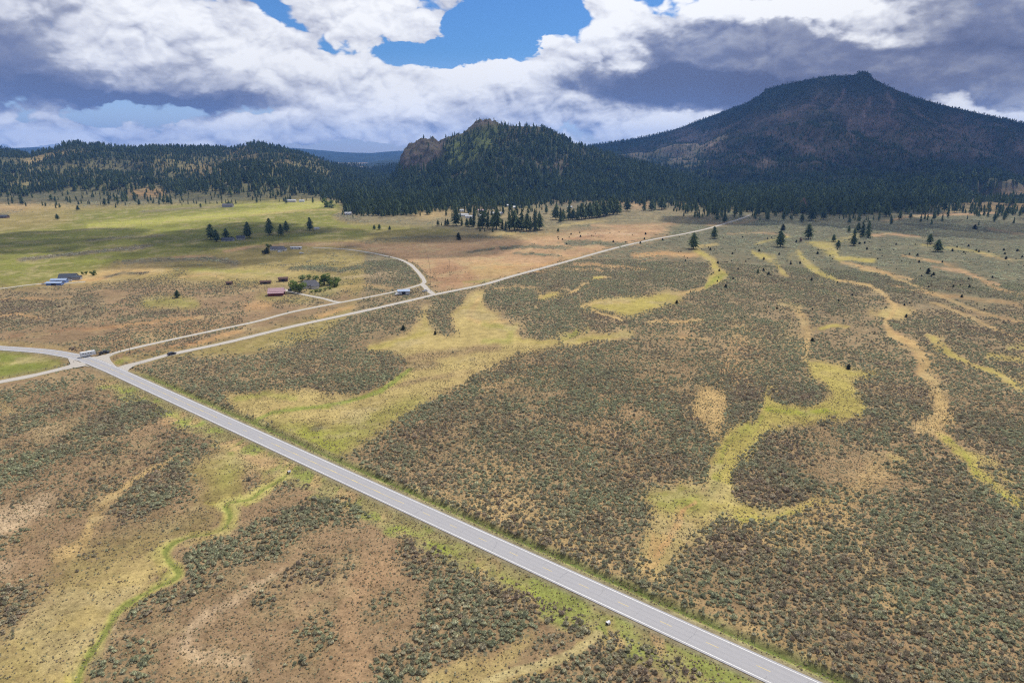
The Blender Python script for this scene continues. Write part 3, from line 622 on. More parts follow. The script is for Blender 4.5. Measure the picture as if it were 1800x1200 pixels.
def m_ground(t, b):
    geo = t.node('ShaderNodeNewGeometry'); pos = geo.outputs['Position']
    col = t.node('ShaderNodeAttribute', attribute_name='Col').outputs['Color']
    sg = t.node('ShaderNodeAttribute', attribute_name='sage').outputs['Fac']
    n1 = t.noise(pos, .9, 5, .7); n2 = t.noise(pos, .16, 5, .65); n3 = t.noise(pos, .03, 4, .6); n4 = t.noise(pos, 3.0, 3, .7)
    v = t.m('ADD', t.m('ADD', t.rng(n1, .3, .7, -.32, .32), t.rng(n2, .3, .7, -.26, .26)), t.m('ADD', t.rng(n3, .3, .7, -.12, .12), t.rng(n4, .3, .7, -.20, .20)))
    c = t.vm('SCALE', col); c.node.inputs['Scale'].default_value = 1
    t.l.new(t.m('ADD', v, 1.0), c.node.inputs['Scale'])
    # small dry and rust-coloured tufts, pale stones
    warm = t.rng(t.noise(pos, .35, 6, .7), .50, .66, 0, .22)
    c = t.mix(t.m('MULTIPLY', warm, t.rng(sg, .02, .3, .3, 1.6)), c, (.33, .215, .125, 1))
    rust = t.rng(t.noise(t.vm('ADD', pos, (31, 7, 0)), .22, 6, .72), .57, .70, 0, .5)
    c = t.mix(t.m('MULTIPLY', rust, t.rng(sg, .1, .5, .12, 1)), c, (.20, .098, .06, 1))
    # low scrub: dark dots that thicken with the brush cover
    vo = t.node('ShaderNodeTexVoronoi', i_Vector=pos, i_Scale=.62); vo.inputs['Randomness'].default_value = 1
    dot = t.rng(vo.outputs['Distance'], .22, .42, 1, 0, True)
    pres = t.rng(t.m('ADD', t.m('MULTIPLY', sg, .75), t.m('MULTIPLY', t.m('SUBTRACT', t.noise(pos, .2, 4, .6), .5), 1.2)), .18, .55, 0, .85)
    c = t.mix(t.m('MULTIPLY', dot, pres), c, (.11, .115, .075, 1))
    # crusted pale soil is broken into crisp light and dark flecks
    sp = t.node('ShaderNodeSeparateColor'); t.l.new(col, sp.inputs[0])
    fl = t.rng(t.noise(pos, 1.6, 3, .65), .44, .56, 0, 1)
    c = t.mix(t.m('MULTIPLY', t.rng(sp.outputs[1], .32, .38, 0, .75), t.m('SUBTRACT', 1.0, fl)), c, (.22, .16, .10, 1))
    t.put(b.inputs['Base Color'], c)
    bp = t.node('ShaderNodeBump', i_Strength=.65, i_Distance=.5)
    hgt = t.m('ADD', t.m('MULTIPLY', n1, 1.0), t.m('ADD', t.m('MULTIPLY', n4, .4), t.m('MULTIPLY', n2, 1.2)))
    t.l.new(hgt, bp.inputs['Height']); t.l.new(bp.outputs[0], b.inputs['Normal'])
def m_hill(t, b):
    geo = t.node('ShaderNodeNewGeometry'); pos = geo.outputs['Position']
    col = t.node('ShaderNodeAttribute', attribute_name='Col').outputs['Color']
    n1 = t.noise(pos, .05, 8, .75); n2 = t.noise(pos, .012, 6, .7)
    c = t.mix(t.rng(n1, .44, .56, .6, 0), col, (.075, .085, .05, 1))
    c2 = t.vm('SCALE', c); t.l.new(t.rng(n2, .3, .7, .65, 1.3), c2.node.inputs['Scale'])
    t.put(b.inputs['Base Color'], c2)
    bp = t.node('ShaderNodeBump', i_Strength=.8, i_Distance=9); t.l.new(n1, bp.inputs['Height']); t.l.new(bp.outputs[0], b.inputs['Normal'])
def m_far(t, b):
    pos = t.node('ShaderNodeNewGeometry').outputs['Position']
    t.put(b.inputs['Base Color'], t.mix(t.rng(t.noise(pos, .004, 6, .7), .4, .6, 0, 1), (.03, .04, .03, 1), (.05, .062, .04, 1)))
def m_asph(t, b):
    pos = t.node('ShaderNodeNewGeometry').outputs['Position']
    uv = t.node('ShaderNodeUVMap').outputs[0]
    s = t.node('ShaderNodeSeparateXYZ'); t.l.new(uv, s.inputs[0]); U = s.outputs[0]; V = s.outputs[1]
    base = t.mix(t.rng(t.noise(pos, 9, 4, .7), .3, .7, 0, 1), (.29, .287, .298, 1), (.355, .35, .362, 1))
    # worn wheel paths, length-wise streaks
    wp = t.m('ABSOLUTE', t.m('SUBTRACT', t.m('ABSOLUTE', U), 1.75)); wp = t.m('ABSOLUTE', t.m('SUBTRACT', wp, .8))
    base = t.mix(t.rng(wp, 0, .5, .30, 0, True), base, (.25, .248, .258, 1))
    st = t.node('ShaderNodeCombineXYZ'); t.l.new(t.m('MULTIPLY', U, 2.2), st.inputs[0]); t.l.new(t.m('MULTIPLY', V, .05), st.inputs[1])
    base = t.mix(t.rng(t.noise(st.outputs[0], 1, 4, .6), .45, .7, 0, .3), base, (.35, .345, .35, 1))
    # transverse cracks sealed with tar, wandering
    wob = t.m('MULTIPLY', t.m('SUBTRACT', t.noise(pos, .8, 3), .5), 1.4)
    vv = t.m('ADD', t.m('ADD', V, wob), t.m('MULTIPLY', t.noise(pos, .05, 1), 16))
    fr = t.m('ABSOLUTE', t.m('SUBTRACT', t.m('FRACT', t.m('DIVIDE', vv, 9.3)), .5))
    cr = t.m('MULTIPLY', t.rng(fr, 0, .012, 1, 0), t.rng(t.noise(pos, .35, 2), .42, .5, 0, .6))
    base = t.mix(cr, base, (.15, .15, .16, 1))
    uw = t.m('ABSOLUTE', t.m('ADD', t.m('ADD', U, -.35), t.m('MULTIPLY', t.m('SUBTRACT', t.noise(pos, .3, 4), .5), .5)))
    base = t.mix(t.m('MULTIPLY', t.rng(uw, 0, .05, .55, 0), t.rng(t.noise(pos, .1, 2), .5, .6, 0, 1)), base, (.12, .12, .13, 1))
    t.put(b.inputs['Base Color'], base)
def m_gravel(t, b):
    pos = t.node('ShaderNodeNewGeometry').outputs['Position']
    s = t.node('ShaderNodeSeparateXYZ'); t.l.new(t.node('ShaderNodeUVMap').outputs[0], s.inputs[0])
    base = t.mix(t.rng(t.noise(pos, 1.4, 6, .7), .3, .7, 0, 1), (.33, .30, .265, 1), (.46, .43, .385, 1))
    rut = t.m('ABSOLUTE', t.m('SUBTRACT', t.m('ABSOLUTE', s.outputs[0]), .9))
    base = t.mix(t.rng(rut, .15, .55, .35, 0, True), base, (.54, .51, .46, 1))
    t.put(b.inputs['Base Color'], base)
def m_paint(c):
    def f(t, b):
        pos = t.node('ShaderNodeNewGeometry').outputs['Position']
        w = t.rng(t.noise(pos, 6, 5, .7), .52, .68, 0, .6)
        t.put(b.inputs['Base Color'], t.mix(w, (*c, 1), (.26, .26, .27, 1)))
    return f
M = {}
M['ground'] = mat('ground_cover', m_ground, 1, .05)
M['hill'] = mat('hill_slope', m_hill, 1, .05)
M['far'] = mat('far_forest', m_far, 1, .0)
M['asphalt'] = mat('asphalt', m_asph, .85, .25)
M['gravel'] = mat('gravel', m_gravel, .95, .1)
M['white_line'] = mat('white_line_paint', m_paint((.80, .80, .78)), .7)
M['yellow_line'] = mat('yellow_line_paint', m_paint((.66, .52, .22)), .7)
def m_sage(t, b):
    oi = t.node('ShaderNodeObjectInfo'); R = oi.outputs['Random']
    ti = t.node('ShaderNodeAttribute', attribute_name='tint'); ti.attribute_type = 'INSTANCER'; T = ti.outputs['Fac']
    pos = t.node('ShaderNodeNewGeometry').outputs['Position']
    a = t.mix(t.rng(T, 0, 1, 0, 1), (.315, .325, .20, 1), (.30, .235, .165, 1))
    a = t.mix(t.rng(T, 1, 2, 0, 1), a, (.33, .265, .135, 1))
    k = t.m('ADD', t.m('MULTIPLY', R, .8), t.rng(t.noise(pos, .35, 3, .6), .3, .7, .55, 1.2))
    # twiggy lower parts are browner than the leafy tops
    o = t.node('ShaderNodeTexCoord').outputs['Object']; s = t.node('ShaderNodeSeparateXYZ'); t.l.new(o, s.inputs[0])
    c = t.vm('SCALE', a); t.l.new(k, c.node.inputs['Scale'])
    f = t.noise(pos, 5.5, 3, .7)
    c = t.mix(t.rng(f, .52, .66, 0, .6), c, t.mix(t.rng(T, .4, 1.1, 0, 1), (.44, .45, .31, 1), (.41, .36, .30, 1)))
    t.put(b.inputs['Base Color'], c)
def thin(m, k=.35):
    t = NT(m.node_tree); b = t.n['Principled BSDF']; o = [n for n in t.n if n.type == 'OUTPUT_MATERIAL'][0]
    tr = t.node('ShaderNodeBsdfTranslucent'); t.l.new(b.inputs['Base Color'].links[0].from_socket, tr.inputs[0])
    mx = t.node('ShaderNodeMixShader'); mx.inputs[0].default_value = k; t.l.new(b.outputs[0], mx.inputs[1]); t.l.new(tr.outputs[0], mx.inputs[2]); t.l.new(mx.outputs[0], o.inputs[0])
    return m
M['sage'] = thin(mat('sagebrush_leaf', m_sage, .9, .1), .25)
def m_needle(lo, hi, sc=.25):
    def f(t, b):
        R = t.node('ShaderNodeObjectInfo').outputs['Random']
        pos = t.node('ShaderNodeNewGeometry').outputs['Position']
        c = t.mix(t.m('ADD', t.m('MULTIPLY', R, .7), t.rng(t.noise(pos, sc, 3, .6), .35, .65, 0, .4)), (*lo, 1), (*hi, 1))
        t.put(b.inputs['Base Color'], c)
    return f
M['needle'] = mat('conifer_needles', m_needle((.065, .10, .05), (.17, .22, .085)), .8, .2)
M['needle_dead'] = mat('brown_needles', m_needle((.16, .10, .06), (.2, .13, .08)), .9, .1)
M['juniper'] = mat('juniper_foliage', m_needle((.035, .045, .022), (.06, .07, .035)), .9, .1)
M['leafy'] = mat('broadleaf_foliage', m_needle((.10, .15, .035), (.20, .26, .07), .6), .8, .2)
M['leafy_pale'] = mat('pale_willow_foliage', m_needle((.2, .25, .09), (.3, .35, .15), .6), .8, .2)
for k_ in ('needle', 'leafy', 'leafy_pale', 'juniper'): thin(M[k_], .5)
M['bark'] = flat('bark', (.13, .085, .055), .95, .05, .3, 2)

# ------------------------------------------------------------------ object helpers
def newobj(name, me, parent=None, loc=None):
    o = bpy.data.objects.new(name, me); COL.objects.link(o)
    if parent: o.parent = parent
    if loc: o.location = loc
    return o
def mesh_from(name, v, f, mats, uv=None, smooth=False, fm=None):
    me = bpy.data.meshes.new(name); me.from_pydata([tuple(p) for p in v], [], [tuple(q) for q in f])
    for m in (mats if isinstance(mats, (list, tuple)) else [mats]): me.materials.append(m)
    if fm is not None: me.polygons.foreach_set('material_index', fm)
    if uv is not None:
        l = me.uv_layers.new(name='UVMap'); idx = np.zeros(len(me.loops), np.int32); me.loops.foreach_get('vertex_index', idx)
        l.data.foreach_set('uv', np.asarray(uv, np.float32)[idx].ravel())
    if smooth: me.polygons.foreach_set('use_smooth', [True] * len(me.polygons))
    me.update(); return me
def grid_mesh(name, X, Y, Z, material, attrs={}, close=False):
    ni, nj = X.shape
    co = np.stack([X, Y, Z], -1).reshape(-1, 3).astype(np.float32)
    i = np.arange(ni - 1)[:, None] * nj; j = np.arange(nj - 1)[None, :]
    a = (i + j).ravel(); q = np.stack([a, a + 1, a + nj + 1, a + nj], 1)
    if close:
        a = (np.arange(ni - 1) * nj + nj - 1); b2 = np.arange(ni - 1) * nj
        q = np.concatenate([q, np.stack([a, b2, b2 + nj, a + nj], 1)])
    me = bpy.data.meshes.new(name); n = len(q)
    me.vertices.add(len(co)); me.vertices.foreach_set('co', co.ravel())
    me.loops.add(n * 4); me.loops.foreach_set('vertex_index', q.ravel().astype(np.int32))
    me.polygons.add(n); me.polygons.foreach_set('loop_start', np.arange(n, dtype=np.int32) * 4)
    me.polygons.foreach_set('use_smooth', np.ones(n, bool))
    me.update(calc_edges=True)
    for k, (typ, arr) in attrs.items():
        at = me.attributes.new(k, typ, 'POINT')
        if typ == 'FLOAT_COLOR':
            c = np.ones((len(co), 4), np.float32); c[:, :3] = arr.reshape(-1, 3); at.data.foreach_set('color', c.ravel())
        else: at.data.foreach_set('value', arr.astype(np.float32).ravel())
    me.materials.append(material)
    return newobj(name, me)
def struct(o, label=None):
    o['kind'] = 'structure'
    if label: o['label'] = label
    return o
def tagt(o, label, cat, group=None):
    o['label'] = label; o['category'] = cat
    if group: o['group'] = group
    return o

# ------------------------------------------------------------------ roads (centre lines on the plain)
def line(pts, step=4.0):
    w = [np.array(P(u, v)) for u, v in pts]
    out = []
    for i in range(len(w) - 1):
        p0 = w[max(0, i - 1)]; p1 = w[i]; p2 = w[i + 1]; p3 = w[min(len(w) - 1, i + 2)]
        n = max(2, int(np.linalg.norm(p2 - p1) / step))
        a = .5
        for k in range(n):
            t = k / n
            # centripetal-like blend that stays close to straight runs
            m1 = (p2 - p0) * .5 * min(1, np.linalg.norm(p2 - p1) / (np.linalg.norm(p2 - p0) * .5 + 1e-6)); m2 = (p3 - p1) * .5 * min(1, np.linalg.norm(p2 - p1) / (np.linalg.norm(p3 - p1) * .5 + 1e-6))
            h00 = 2 * t ** 3 - 3 * t * t + 1; h10 = t ** 3 - 2 * t * t + t; h01 = -2 * t ** 3 + 3 * t * t; h11 = t ** 3 - t * t
            out.append(h00 * p1 + h10 * m1 + h01 * p2 + h11 * m2)
    out.append(w[-1]); return np.array(out)
HWY_C = line([(-420, 606), (-200, 604), (-90, 606), (0, 611.5), (75, 617), (112, 622.5), (150, 632)])
A_, B_ = np.array(P(200, 651)), np.array(P(1343, 1175))
dirh = (B_ - A_) / np.linalg.norm(B_ - A_)
HWY = np.concatenate([line([(-420, 606), (-200, 604), (-90, 606), (0, 611.5), (75, 617), (112, 622.5), (150, 631), (200, 651)])[:-1], [A_ + dirh * s for s in np.arange(0, np.linalg.norm(B_ - A_) + 160, 4)]])
RA = line([(214, 646), (225, 642.5), (250, 636), (300, 622.5), (400, 601.3), (512, 574), (625, 549.5), (725, 527), (767, 517), (850, 500), (900, 485.5), (1000, 458.5), (1083, 435.5), (1147, 421), (1197, 412), (1243, 402), (1277, 392), (1303, 384), (1318, 378)])
RB = line([(176, 634), (195, 622.5), (225, 614), (300, 597), (375, 581), (450, 565), (512, 548.5), (585, 534), (607, 530), (692, 513), (737, 501), (746, 496), (742, 487), (732, 475), (720, 464), (700, 455), (675, 449), (650, 444), (612, 438.5), (575, 436), (550, 435)])
RD = line([(600, 531), (588, 530), (570, 525), (540, 519), (512, 513), (500, 509), (492, 506)])
RC = line([(150, 637), (135, 641), (100, 650), (50, 661.5), (0, 671), (-150, 703), (-400, 760)])
RE = line([(-200, 518), (0, 507), (40, 502), (75, 498.5), (110, 498), (150, 495)])
CREEK = line([(508, 827), (490, 843), (462, 858), (440, 876), (400, 881), (397, 890), (404, 905), (394, 924), (368, 934), (330, 940), (303, 951), (289, 968), (300, 986), (314, 1003), (306, 1014), (275, 1027), (235, 1049), (204, 1074), (190, 1094), (180, 1116), (160, 1140), (143, 1168), (130, 1205), (118, 1240)], 2.0)
BROOK = line([(452, 738), (480, 724), (520, 719), (560, 713), (600, 706), (640, 697), (668, 688), (690, 672), (722, 648)], 3.0)
TRACK = line([(822, 1220), (870, 1187), (930, 1168), (990, 1151), (1030, 1129), (1052, 1110)], 3.0)
RS = line([(741, 499), (747, 504), (752, 510), (762, 517)])
def seg_dist(x, y, pl, signed=False):
    best = np.full(np.shape(x), 1e9); sg = np.ones(np.shape(x))
    lo = pl.min(0) - 60; hi = pl.max(0) + 60
    msk = (x > lo[0]) & (x < hi[0]) & (y > lo[1]) & (y < hi[1])
    xs, ys = x[msk], y[msk]; b = np.full(xs.shape, 1e9); s = np.zeros(xs.shape)
    st = max(1, len(pl) // 60); q = np.concatenate([pl[:-1:st], pl[-1:]])
    for p0, p1 in zip(q[:-1], q[1:]):
        d = p1 - p0; L = d @ d + 1e-9
        t = np.clip(((xs - p0[0]) * d[0] + (ys - p0[1]) * d[1]) / L, 0, 1)
        dx = xs - p0[0] - t * d[0]; dy = ys - p0[1] - t * d[1]; dd = np.hypot(dx, dy)
        k = dd < b; b = np.where(k, dd, b); s = np.where(k, np.sign(d[0] * dy - d[1] * dx), s)
    best[msk] = b; sg[msk] = s
    return best * sg if signed else best
GRAVEL = [(RA, 5.6), (RB, 4.0), (RD, 3.8), (RC, 6.0), (RE, 3.5), (RS, 5.0)]
def road_clear(x, y):
    d = seg_dist(x, y, HWY) - 4.2
    for pl, w in GRAVEL: d = np.minimum(d, seg_dist(x, y, pl) - w / 2)
    return d
def ground_z(x, y, dh=None, dr=None):
    if dh is None: dh = seg_dist(x, y, HWY, True)
    if dr is None: dr = road_clear(x, y)
    rel = fbm(x / 60, y / 60, 3, 21) * .7 + fbm(x / 7, y / 7, 3, 22) * .16
    rel = rel * sstep(1.0, 14, dr)
    al = sstep(-190, -150, x * dirh[0] + y * dirh[1] - A_ @ dirh + 150)   # ditches run along the straight
    dit = -1.15 * np.exp(-((dh - 7.9) / 1.35) ** 2) - .5 * np.exp(-((dh + 9) / 3.2) ** 2) + .25 * np.exp(-((dh - 11.5) / 1.5) ** 2)
    far = np.abs(dh) > 40
    z = rel + np.where(far, 0, dit * sstep(.3, 2.2, dr)) - .05
    return z

# ------------------------------------------------------------------ hills
class Hill:
    def __init__(s, name, pts, rb, rr, prof, amp=30, nscale=300, seed=0, fall=.5):
        s.name = name; x, y, z = pdir([p[0] for p in pts], [p[1] for p in pts])
        s.tau = x / y; s.sl = z / np.hypot(x, y); s.rb, s.rr, s.prof, s.amp, s.ns, s.seed, s.fall = rb, rr, prof, amp, nscale, seed, fall
        s.umin, s.umax = pts[0][0], pts[-1][0]
    def h(s, x, y):
        r = np.hypot(x, y); tau = x / np.maximum(y, 1)
        sl = np.interp(tau, s.tau, s.sl)
        u = 900 + tau * 1200
        rr = np.interp(u, *zip(*s.rr)) * (1 + .035 * fbm(tau * 7, tau * 0 + s.seed, 3, s.seed)); rb = np.interp(u, *zip(*s.rb)) * (1 + .04 * fbm(tau * 9, tau * 0 + 5, 3, s.seed + 3))
        Hr = H + rr * sl
        q = (r - rb) / (rr - rb)
        g = np.interp(np.clip(q, 0, 1), *zip(*s.prof))
        if s.name == 'rocky_butte':          # the bluff on its left shoulder rises as a wall
            k = sstep(800, 768, u) * sstep(690, 706, u)
            g = g * (1 - k) + k * np.interp(np.clip(q, 0, 1), [0, .5, .72, .82, .93, 1], [0, .24, .38, .74, .93, 1])
        n = fbm(x / s.ns, y / s.ns, 5, s.seed + 7)
        rg = 1 - np.abs(fbm(x / (s.ns * .8) + 9, y / (s.ns * .8), 4, s.seed + 9)) * 2
        hh = np.where(q < 1, Hr * g + s.amp * (n * .6 + (rg - .5) * .6) * np.sin(np.pi * np.clip(q, 0, 1)) ** 1.0 * np.clip(Hr / 80, 0, 1), Hr - (q - 1) * (rr - rb) * s.fall)
        if s.name == 'rocky_butte':
            crag = np.maximum(sstep(800, 775, u) * sstep(.6, .75, q), sstep(815, 828, u) * sstep(892, 876, u) * sstep(.86, .94, q)) * (q < 1.15)
            hh = hh + crag * (np.abs(fbm(x / 26, y / 26, 4, 44, .6)) * 15 - 4 + fbm(x / 8, y / 8, 3, 45) * 3)
        return np.where(q < 0, q * 40, hh) - 2.0
LIN = [(0, 0), (.15, .10), (.5, .50), (.8, .86), (1, 1)]
HILLS = [
    Hill('hill', [(-700, 300), (-300, 262), (-60, 262), (0, 266), (50, 271), (90, 263), (110, 254), (125, 252), (136, 250), (148, 254), (165, 254), (178, 253), (200, 258.5), (235, 260), (265, 258), (330, 258), (370, 259), (400, 261), (420, 258), (440, 252), (455, 250), (472, 254), (500, 261), (540, 271), (575, 283), (600, 291), (640, 301), (680, 308), (740, 330), (800, 350)],
         [(-700, 1900), (800, 2000)], [(-700, 3400), (800, 3300)], LIN, 26, 320, 31),
    Hill('hill', [(-60, 330), (20, 325), (90, 312), (150, 302), (210, 304), (250, 315), (300, 332), (330, 350)], [(0, 1950), (500, 1950)], [(0, 2500), (500, 2500)], LIN, 10, 200, 37),
    Hill('hill', [(240, 352), (290, 338), (330, 316), (365, 301), (395, 290), (430, 284), (470, 286), (520, 296), (560, 310), (600, 325), (640, 338), (680, 352)],
         [(0, 1850), (900, 1800)], [(0, 2450), (900, 2450)], LIN, 12, 220, 33),
    Hill('hill', [(-700, 262), (-100, 255), (0, 258), (20, 262), (60, 273), (100, 290)], [(0, 3500), (900, 3500)], [(0, 4400), (900, 4400)], LIN, 10, 300, 35),
    Hill('hill', [(520, 290), (600, 293), (650, 298), (700, 300), (800, 300), (900, 300)], [(0, 3000), (1000, 3000)], [(0, 4300), (1000, 4300)], LIN, 14, 300, 36),
    Hill('rocky_butte', [(575, 385), (610, 366), (650, 345), (688, 318), (698, 302), (701, 290), (705, 272), (712, 259), (722, 252), (735, 245), (744, 241), (752, 241), (762, 245), (769, 248), (778, 243), (790, 239), (802, 236), (813, 233), (820, 227), (828, 219), (838, 212), (846, 209.5), (858, 210), (866, 211), (876, 217), (888, 219), (905, 220), (920, 221), (945, 221), (965, 226), (985, 236), (1010, 251), (1050, 265), (1100, 279), (1150, 292), (1200, 306), (1260, 325), (1330, 352), (1400, 385)],
         [(575, 1850), (900, 1720), (1400, 1750)], [(575, 2300), (900, 2420), (1400, 2300)], [(0, 0), (.1, .05), (.35, .26), (.6, .52), (.8, .76), (.9, .90), (1, 1)], 26, 170, 41, .6),
    Hill('mountain', [(820, 330), (900, 290), (980, 266), (1050, 253), (1100, 246), (1150, 237), (1180, 228), (1200, 222), (1240, 207), (1280, 192), (1310, 181), (1335, 167), (1345, 157), (1360, 152), (1380, 147), (1400, 143), (1420, 139), (1450, 134), (1480, 132), (1503, 131), (1508, 126), (1516, 124.5), (1525, 126), (1532, 130), (1535, 138), (1560, 150), (1600, 167), (1650, 182), (1700, 194), (1750, 205), (1800, 216), (1900, 235), (2100, 265), (2500, 300)],
         [(820, 2100), (1200, 1950), (1500, 1750), (1800, 1600), (2500, 1600)], [(820, 4800), (2500, 4800)],
         [(0, 0), (.1, .03), (.25, .085), (.4, .185), (.55, .34), (.7, .54), (.85, .77), (1, 1)], 110, 420, 51, .35),
]
FARH = [
    Hill('distant_ridge', [(300, 300), (480, 300), (560, 297), (600, 292), (640, 287), (668, 282), (700, 280), (760, 283), (900, 290), (1200, 300)], [(0, 6000), (1800, 6000)], [(0, 8000), (1800, 8000)], LIN, 10, 900, 61),
    Hill('distant_ridge', [(-900, 266), (-200, 262), (0, 260), (70, 258), (120, 260), (300, 258), (500, 259), (545, 262), (600, 267), (650, 269), (690, 265), (750, 263), (900, 262), (1200, 262), (2000, 262), (2700, 266)], [(0, 9500), (1800, 9500)], [(0, 12500), (1800, 12500)], LIN, 20, 1800, 62),
]
def hills_h(x, y):
    z = np.full(np.shape(x), -50.)
    for hl in HILLS: z = np.maximum(z, hl.h(x, y))
    return z
def terrain_z(x, y):
    return np.maximum(ground_z(x, y), hills_h(x, y))

def cover(x, y, z, amt=1.0):
    """colour, brush, tint and tree density at world points"""
    u, v = warp_uv(x, y, z, amt)
    if amt == 1.0:
        # soft mixing across the edges of each cover: a second, rougher reading
        r = np.hypot(x, y); q = np.clip(r * .011, 1.6, 10) * 2.2
        jx = fbm(x / q + 70, y / q, 4, 15, .7) * q * .7; jy = fbm(x / q, y / q + 70, 4, 16, .7) * q * 1.3
        u2, v2 = proj(x + jx, np.maximum(y + jy, 1), z)
        k = .25 + .35 * sstep(-.3, .4, fbm(x / (q * 2), y / (q * 2), 3, 17, .6))
        mixs = lambda A: (lambda a, b: a + (b - a) * (k[..., None] if a.ndim > k.ndim else k))(sample(A, u, v), sample(A, u2, v2))
        return mixs(COLR), mixs(SAGE), mixs(TINT), sample(TREE, u, v)
    return sample(COLR, u, v), sample(SAGE, u, v), sample(TINT, u, v), sample(TREE, u, v)

def build_ground():
    vs = np.concatenate([np.arange(1420, 1200, -9), np.arange(1200, 420, -1.9), np.arange(420, 300, -1.3)])
    rr = P(900, vs)[1]
    rr = np.concatenate([[4, 40, 80], rr, np.geomspace(rr[-1] * 1.05, 18500, 24)])
    th = np.concatenate([np.radians(np.linspace(-56, 56, 770)), np.radians(np.linspace(56, 304, 90)[1:-1])])
    R, T = np.meshgrid(rr, th, indexing='ij'); X = R * np.sin(T); Y = R * np.cos(T)
    dh = seg_dist(X, Y, HWY, True); dr = road_clear(X, Y)
    Z = ground_z(X, Y, dh, dr)
    C, S, _, _ = cover(X, np.abs(Y) + 1, 0 * X)
    C = C.reshape(X.shape + (3,)); S = S.reshape(X.shape)
    # under brush the soil is greyer with litter
    fr_ = sstep(350, 900, R)[..., None]; tg = np.array((.215, .185, .12)) * (1 - fr_) + np.array((.112, .116, .076)) * fr_
    C = C + (tg - C) * (sstep(.25, .9, S) * (.15 + .6 * sstep(250, 900, R)))[..., None]
    pt = fbm(X / 26, Y / 26, 4, 77, .6); C = C * (1 + .16 * pt)[..., None]
    tan = sstep(.1, .6, fbm(X / 17, Y / 17, 4, 78, .6)) * (1 - S) * .55
    C = C + (np.array((.36, .29, .15)) - C) * tan[..., None]
    # verges of the highway
    wob = fbm(X / 9, Y / 9, 3, 71)
    straight = sstep(0, 30, (X - A_[0]) * dirh[0] + (Y - A_[1]) * dirh[1])
    def put(m, col):
        nonlocal C
        C = C + (np.array(COLS[col]) - C) * m[..., None]
    lowv = sstep(-18, -14, dh + wob * 2.5) * sstep(-4, -5, dh)
    put(lowv * straight, 'olive'); put(lowv * straight * sstep(-.1, .5, wob) * .8, 'green')
    put(sstep(.0, .6, fbm(X / 5, Y / 14, 3, 73)) * lowv * straight * .6, 'orange')
    put(np.exp(-((dh + 10.5 + wob) / 1.6) ** 2) * straight * .55 * sstep(-.1, .5, fbm(X / 25, Y / 25, 2, 75)), 'bright')
    upv = sstep(4, 5, dh) * sstep(11, 9, dh + wob)
    put(upv * straight, 'straw'); put(sstep(-.1, .4, fbm(X / 6, Y / 6, 3, 74)) * upv * straight, 'olive')
    put(np.exp(-((dh - 7.6 + wob * .3) / 1.5) ** 2) * straight, 'deep'); put(np.exp(-((dh - 6.6 + wob * .6) / .9) ** 2) * straight * .6, 'green')
    put(sstep(6.2, 4.6, np.abs(dh)) * .75, 'grey')
    # creeks: a grassy bed with a dark cut in it
    wv_ = fbm(X / 7, Y / 7, 3, 76)
    dc = np.abs(seg_dist(X, Y, CREEK)); db = np.abs(seg_dist(X, Y, BROOK)); dk = np.abs(seg_dist(X, Y, TRACK))
    wc = .7 + 3.2 * np.clip(fbm(X / 14, Y / 14, 3, 79) + .3, 0, 1.5)
    put(sstep(wc + 1.2, wc * .5, dc + wv_ * .8) * .9, 'lime'); put(sstep(1.3, .3, dc + wv_ * .9) * .4, 'bright'); put(sstep(.8, .2, dc - .1 + wv_ * .5) * .6, 'deep')
    put(sstep(2.6, 1.0, db + wv_ * .8) * .8, 'green'); put(sstep(1.8, .8, dk + wv_ * .3) * .85, 'straw')
    near_c = np.minimum(np.minimum(dc - wc, db - 1.5), dk - 1.0)
    Z = Z - .45 * np.exp(-(dc / 1.1) ** 2) - .25 * np.exp(-(db / 1.2) ** 2)
    gr = np.full(X.shape, 1e9)
    for pl, w in GRAVEL: gr = np.minimum(gr, seg_dist(X, Y, pl) - w / 2)
    put(sstep(2.2 + wob, .2, gr) * .7, 'olive')
    S = S * sstep(0, 2, near_c) * sstep(0, 4, dr) * np.where(straight > .5, sstep(9, 12, np.abs(dh)), 1)
    far = sstep(2300, 3600, R) ; 
    o = grid_mesh('ground', X, Y, Z, M['ground'], {'Col': ('FLOAT_COLOR', C.astype(np.float32)), 'sage': ('FLOAT', S)}, close=True)
    struct(o, 'open high-desert plain of brown soil, dry grass and green seeps')
build_ground()

def build_hill(hl, material, nu, nr, r0=None, r1=None):
    t0 = (hl.umin - 900) / 1200; t1 = (hl.umax - 900) / 1200
    rbm = min(v for _, v in hl.rb) * .95; rrm = max(v for _, v in hl.rr) * 1.25
    tau = np.linspace(t0, t1, nu); rr = np.concatenate([np.linspace(rbm, rrm * .83, nr), np.linspace(rrm * .83, rrm, nr // 8)[1:]])
    R, T = np.meshgrid(rr, np.arctan(tau), indexing='ij'); X = R * np.sin(T); Y = R * np.cos(T)
    Z = np.maximum(hl.h(X, Y), -4)
    C, S, _, _ = cover(X, Y, Z, .25)
    o = grid_mesh(hl.name, X, Y, Z, material, {'Col': ('FLOAT_COLOR', C.reshape(X.shape + (3,)).astype(np.float32)), 'sage': ('FLOAT', S.reshape(X.shape))})
    struct(o); return o
for hl in HILLS:
    nu_, nr_ = {'mountain': (300, 130), 'rocky_butte': (420, 150)}.get(hl.name, (170, 80))
    build_hill(hl, M['hill'], nu_, nr_)
for hl in FARH: build_hill(hl, M['far'], 160, 24)

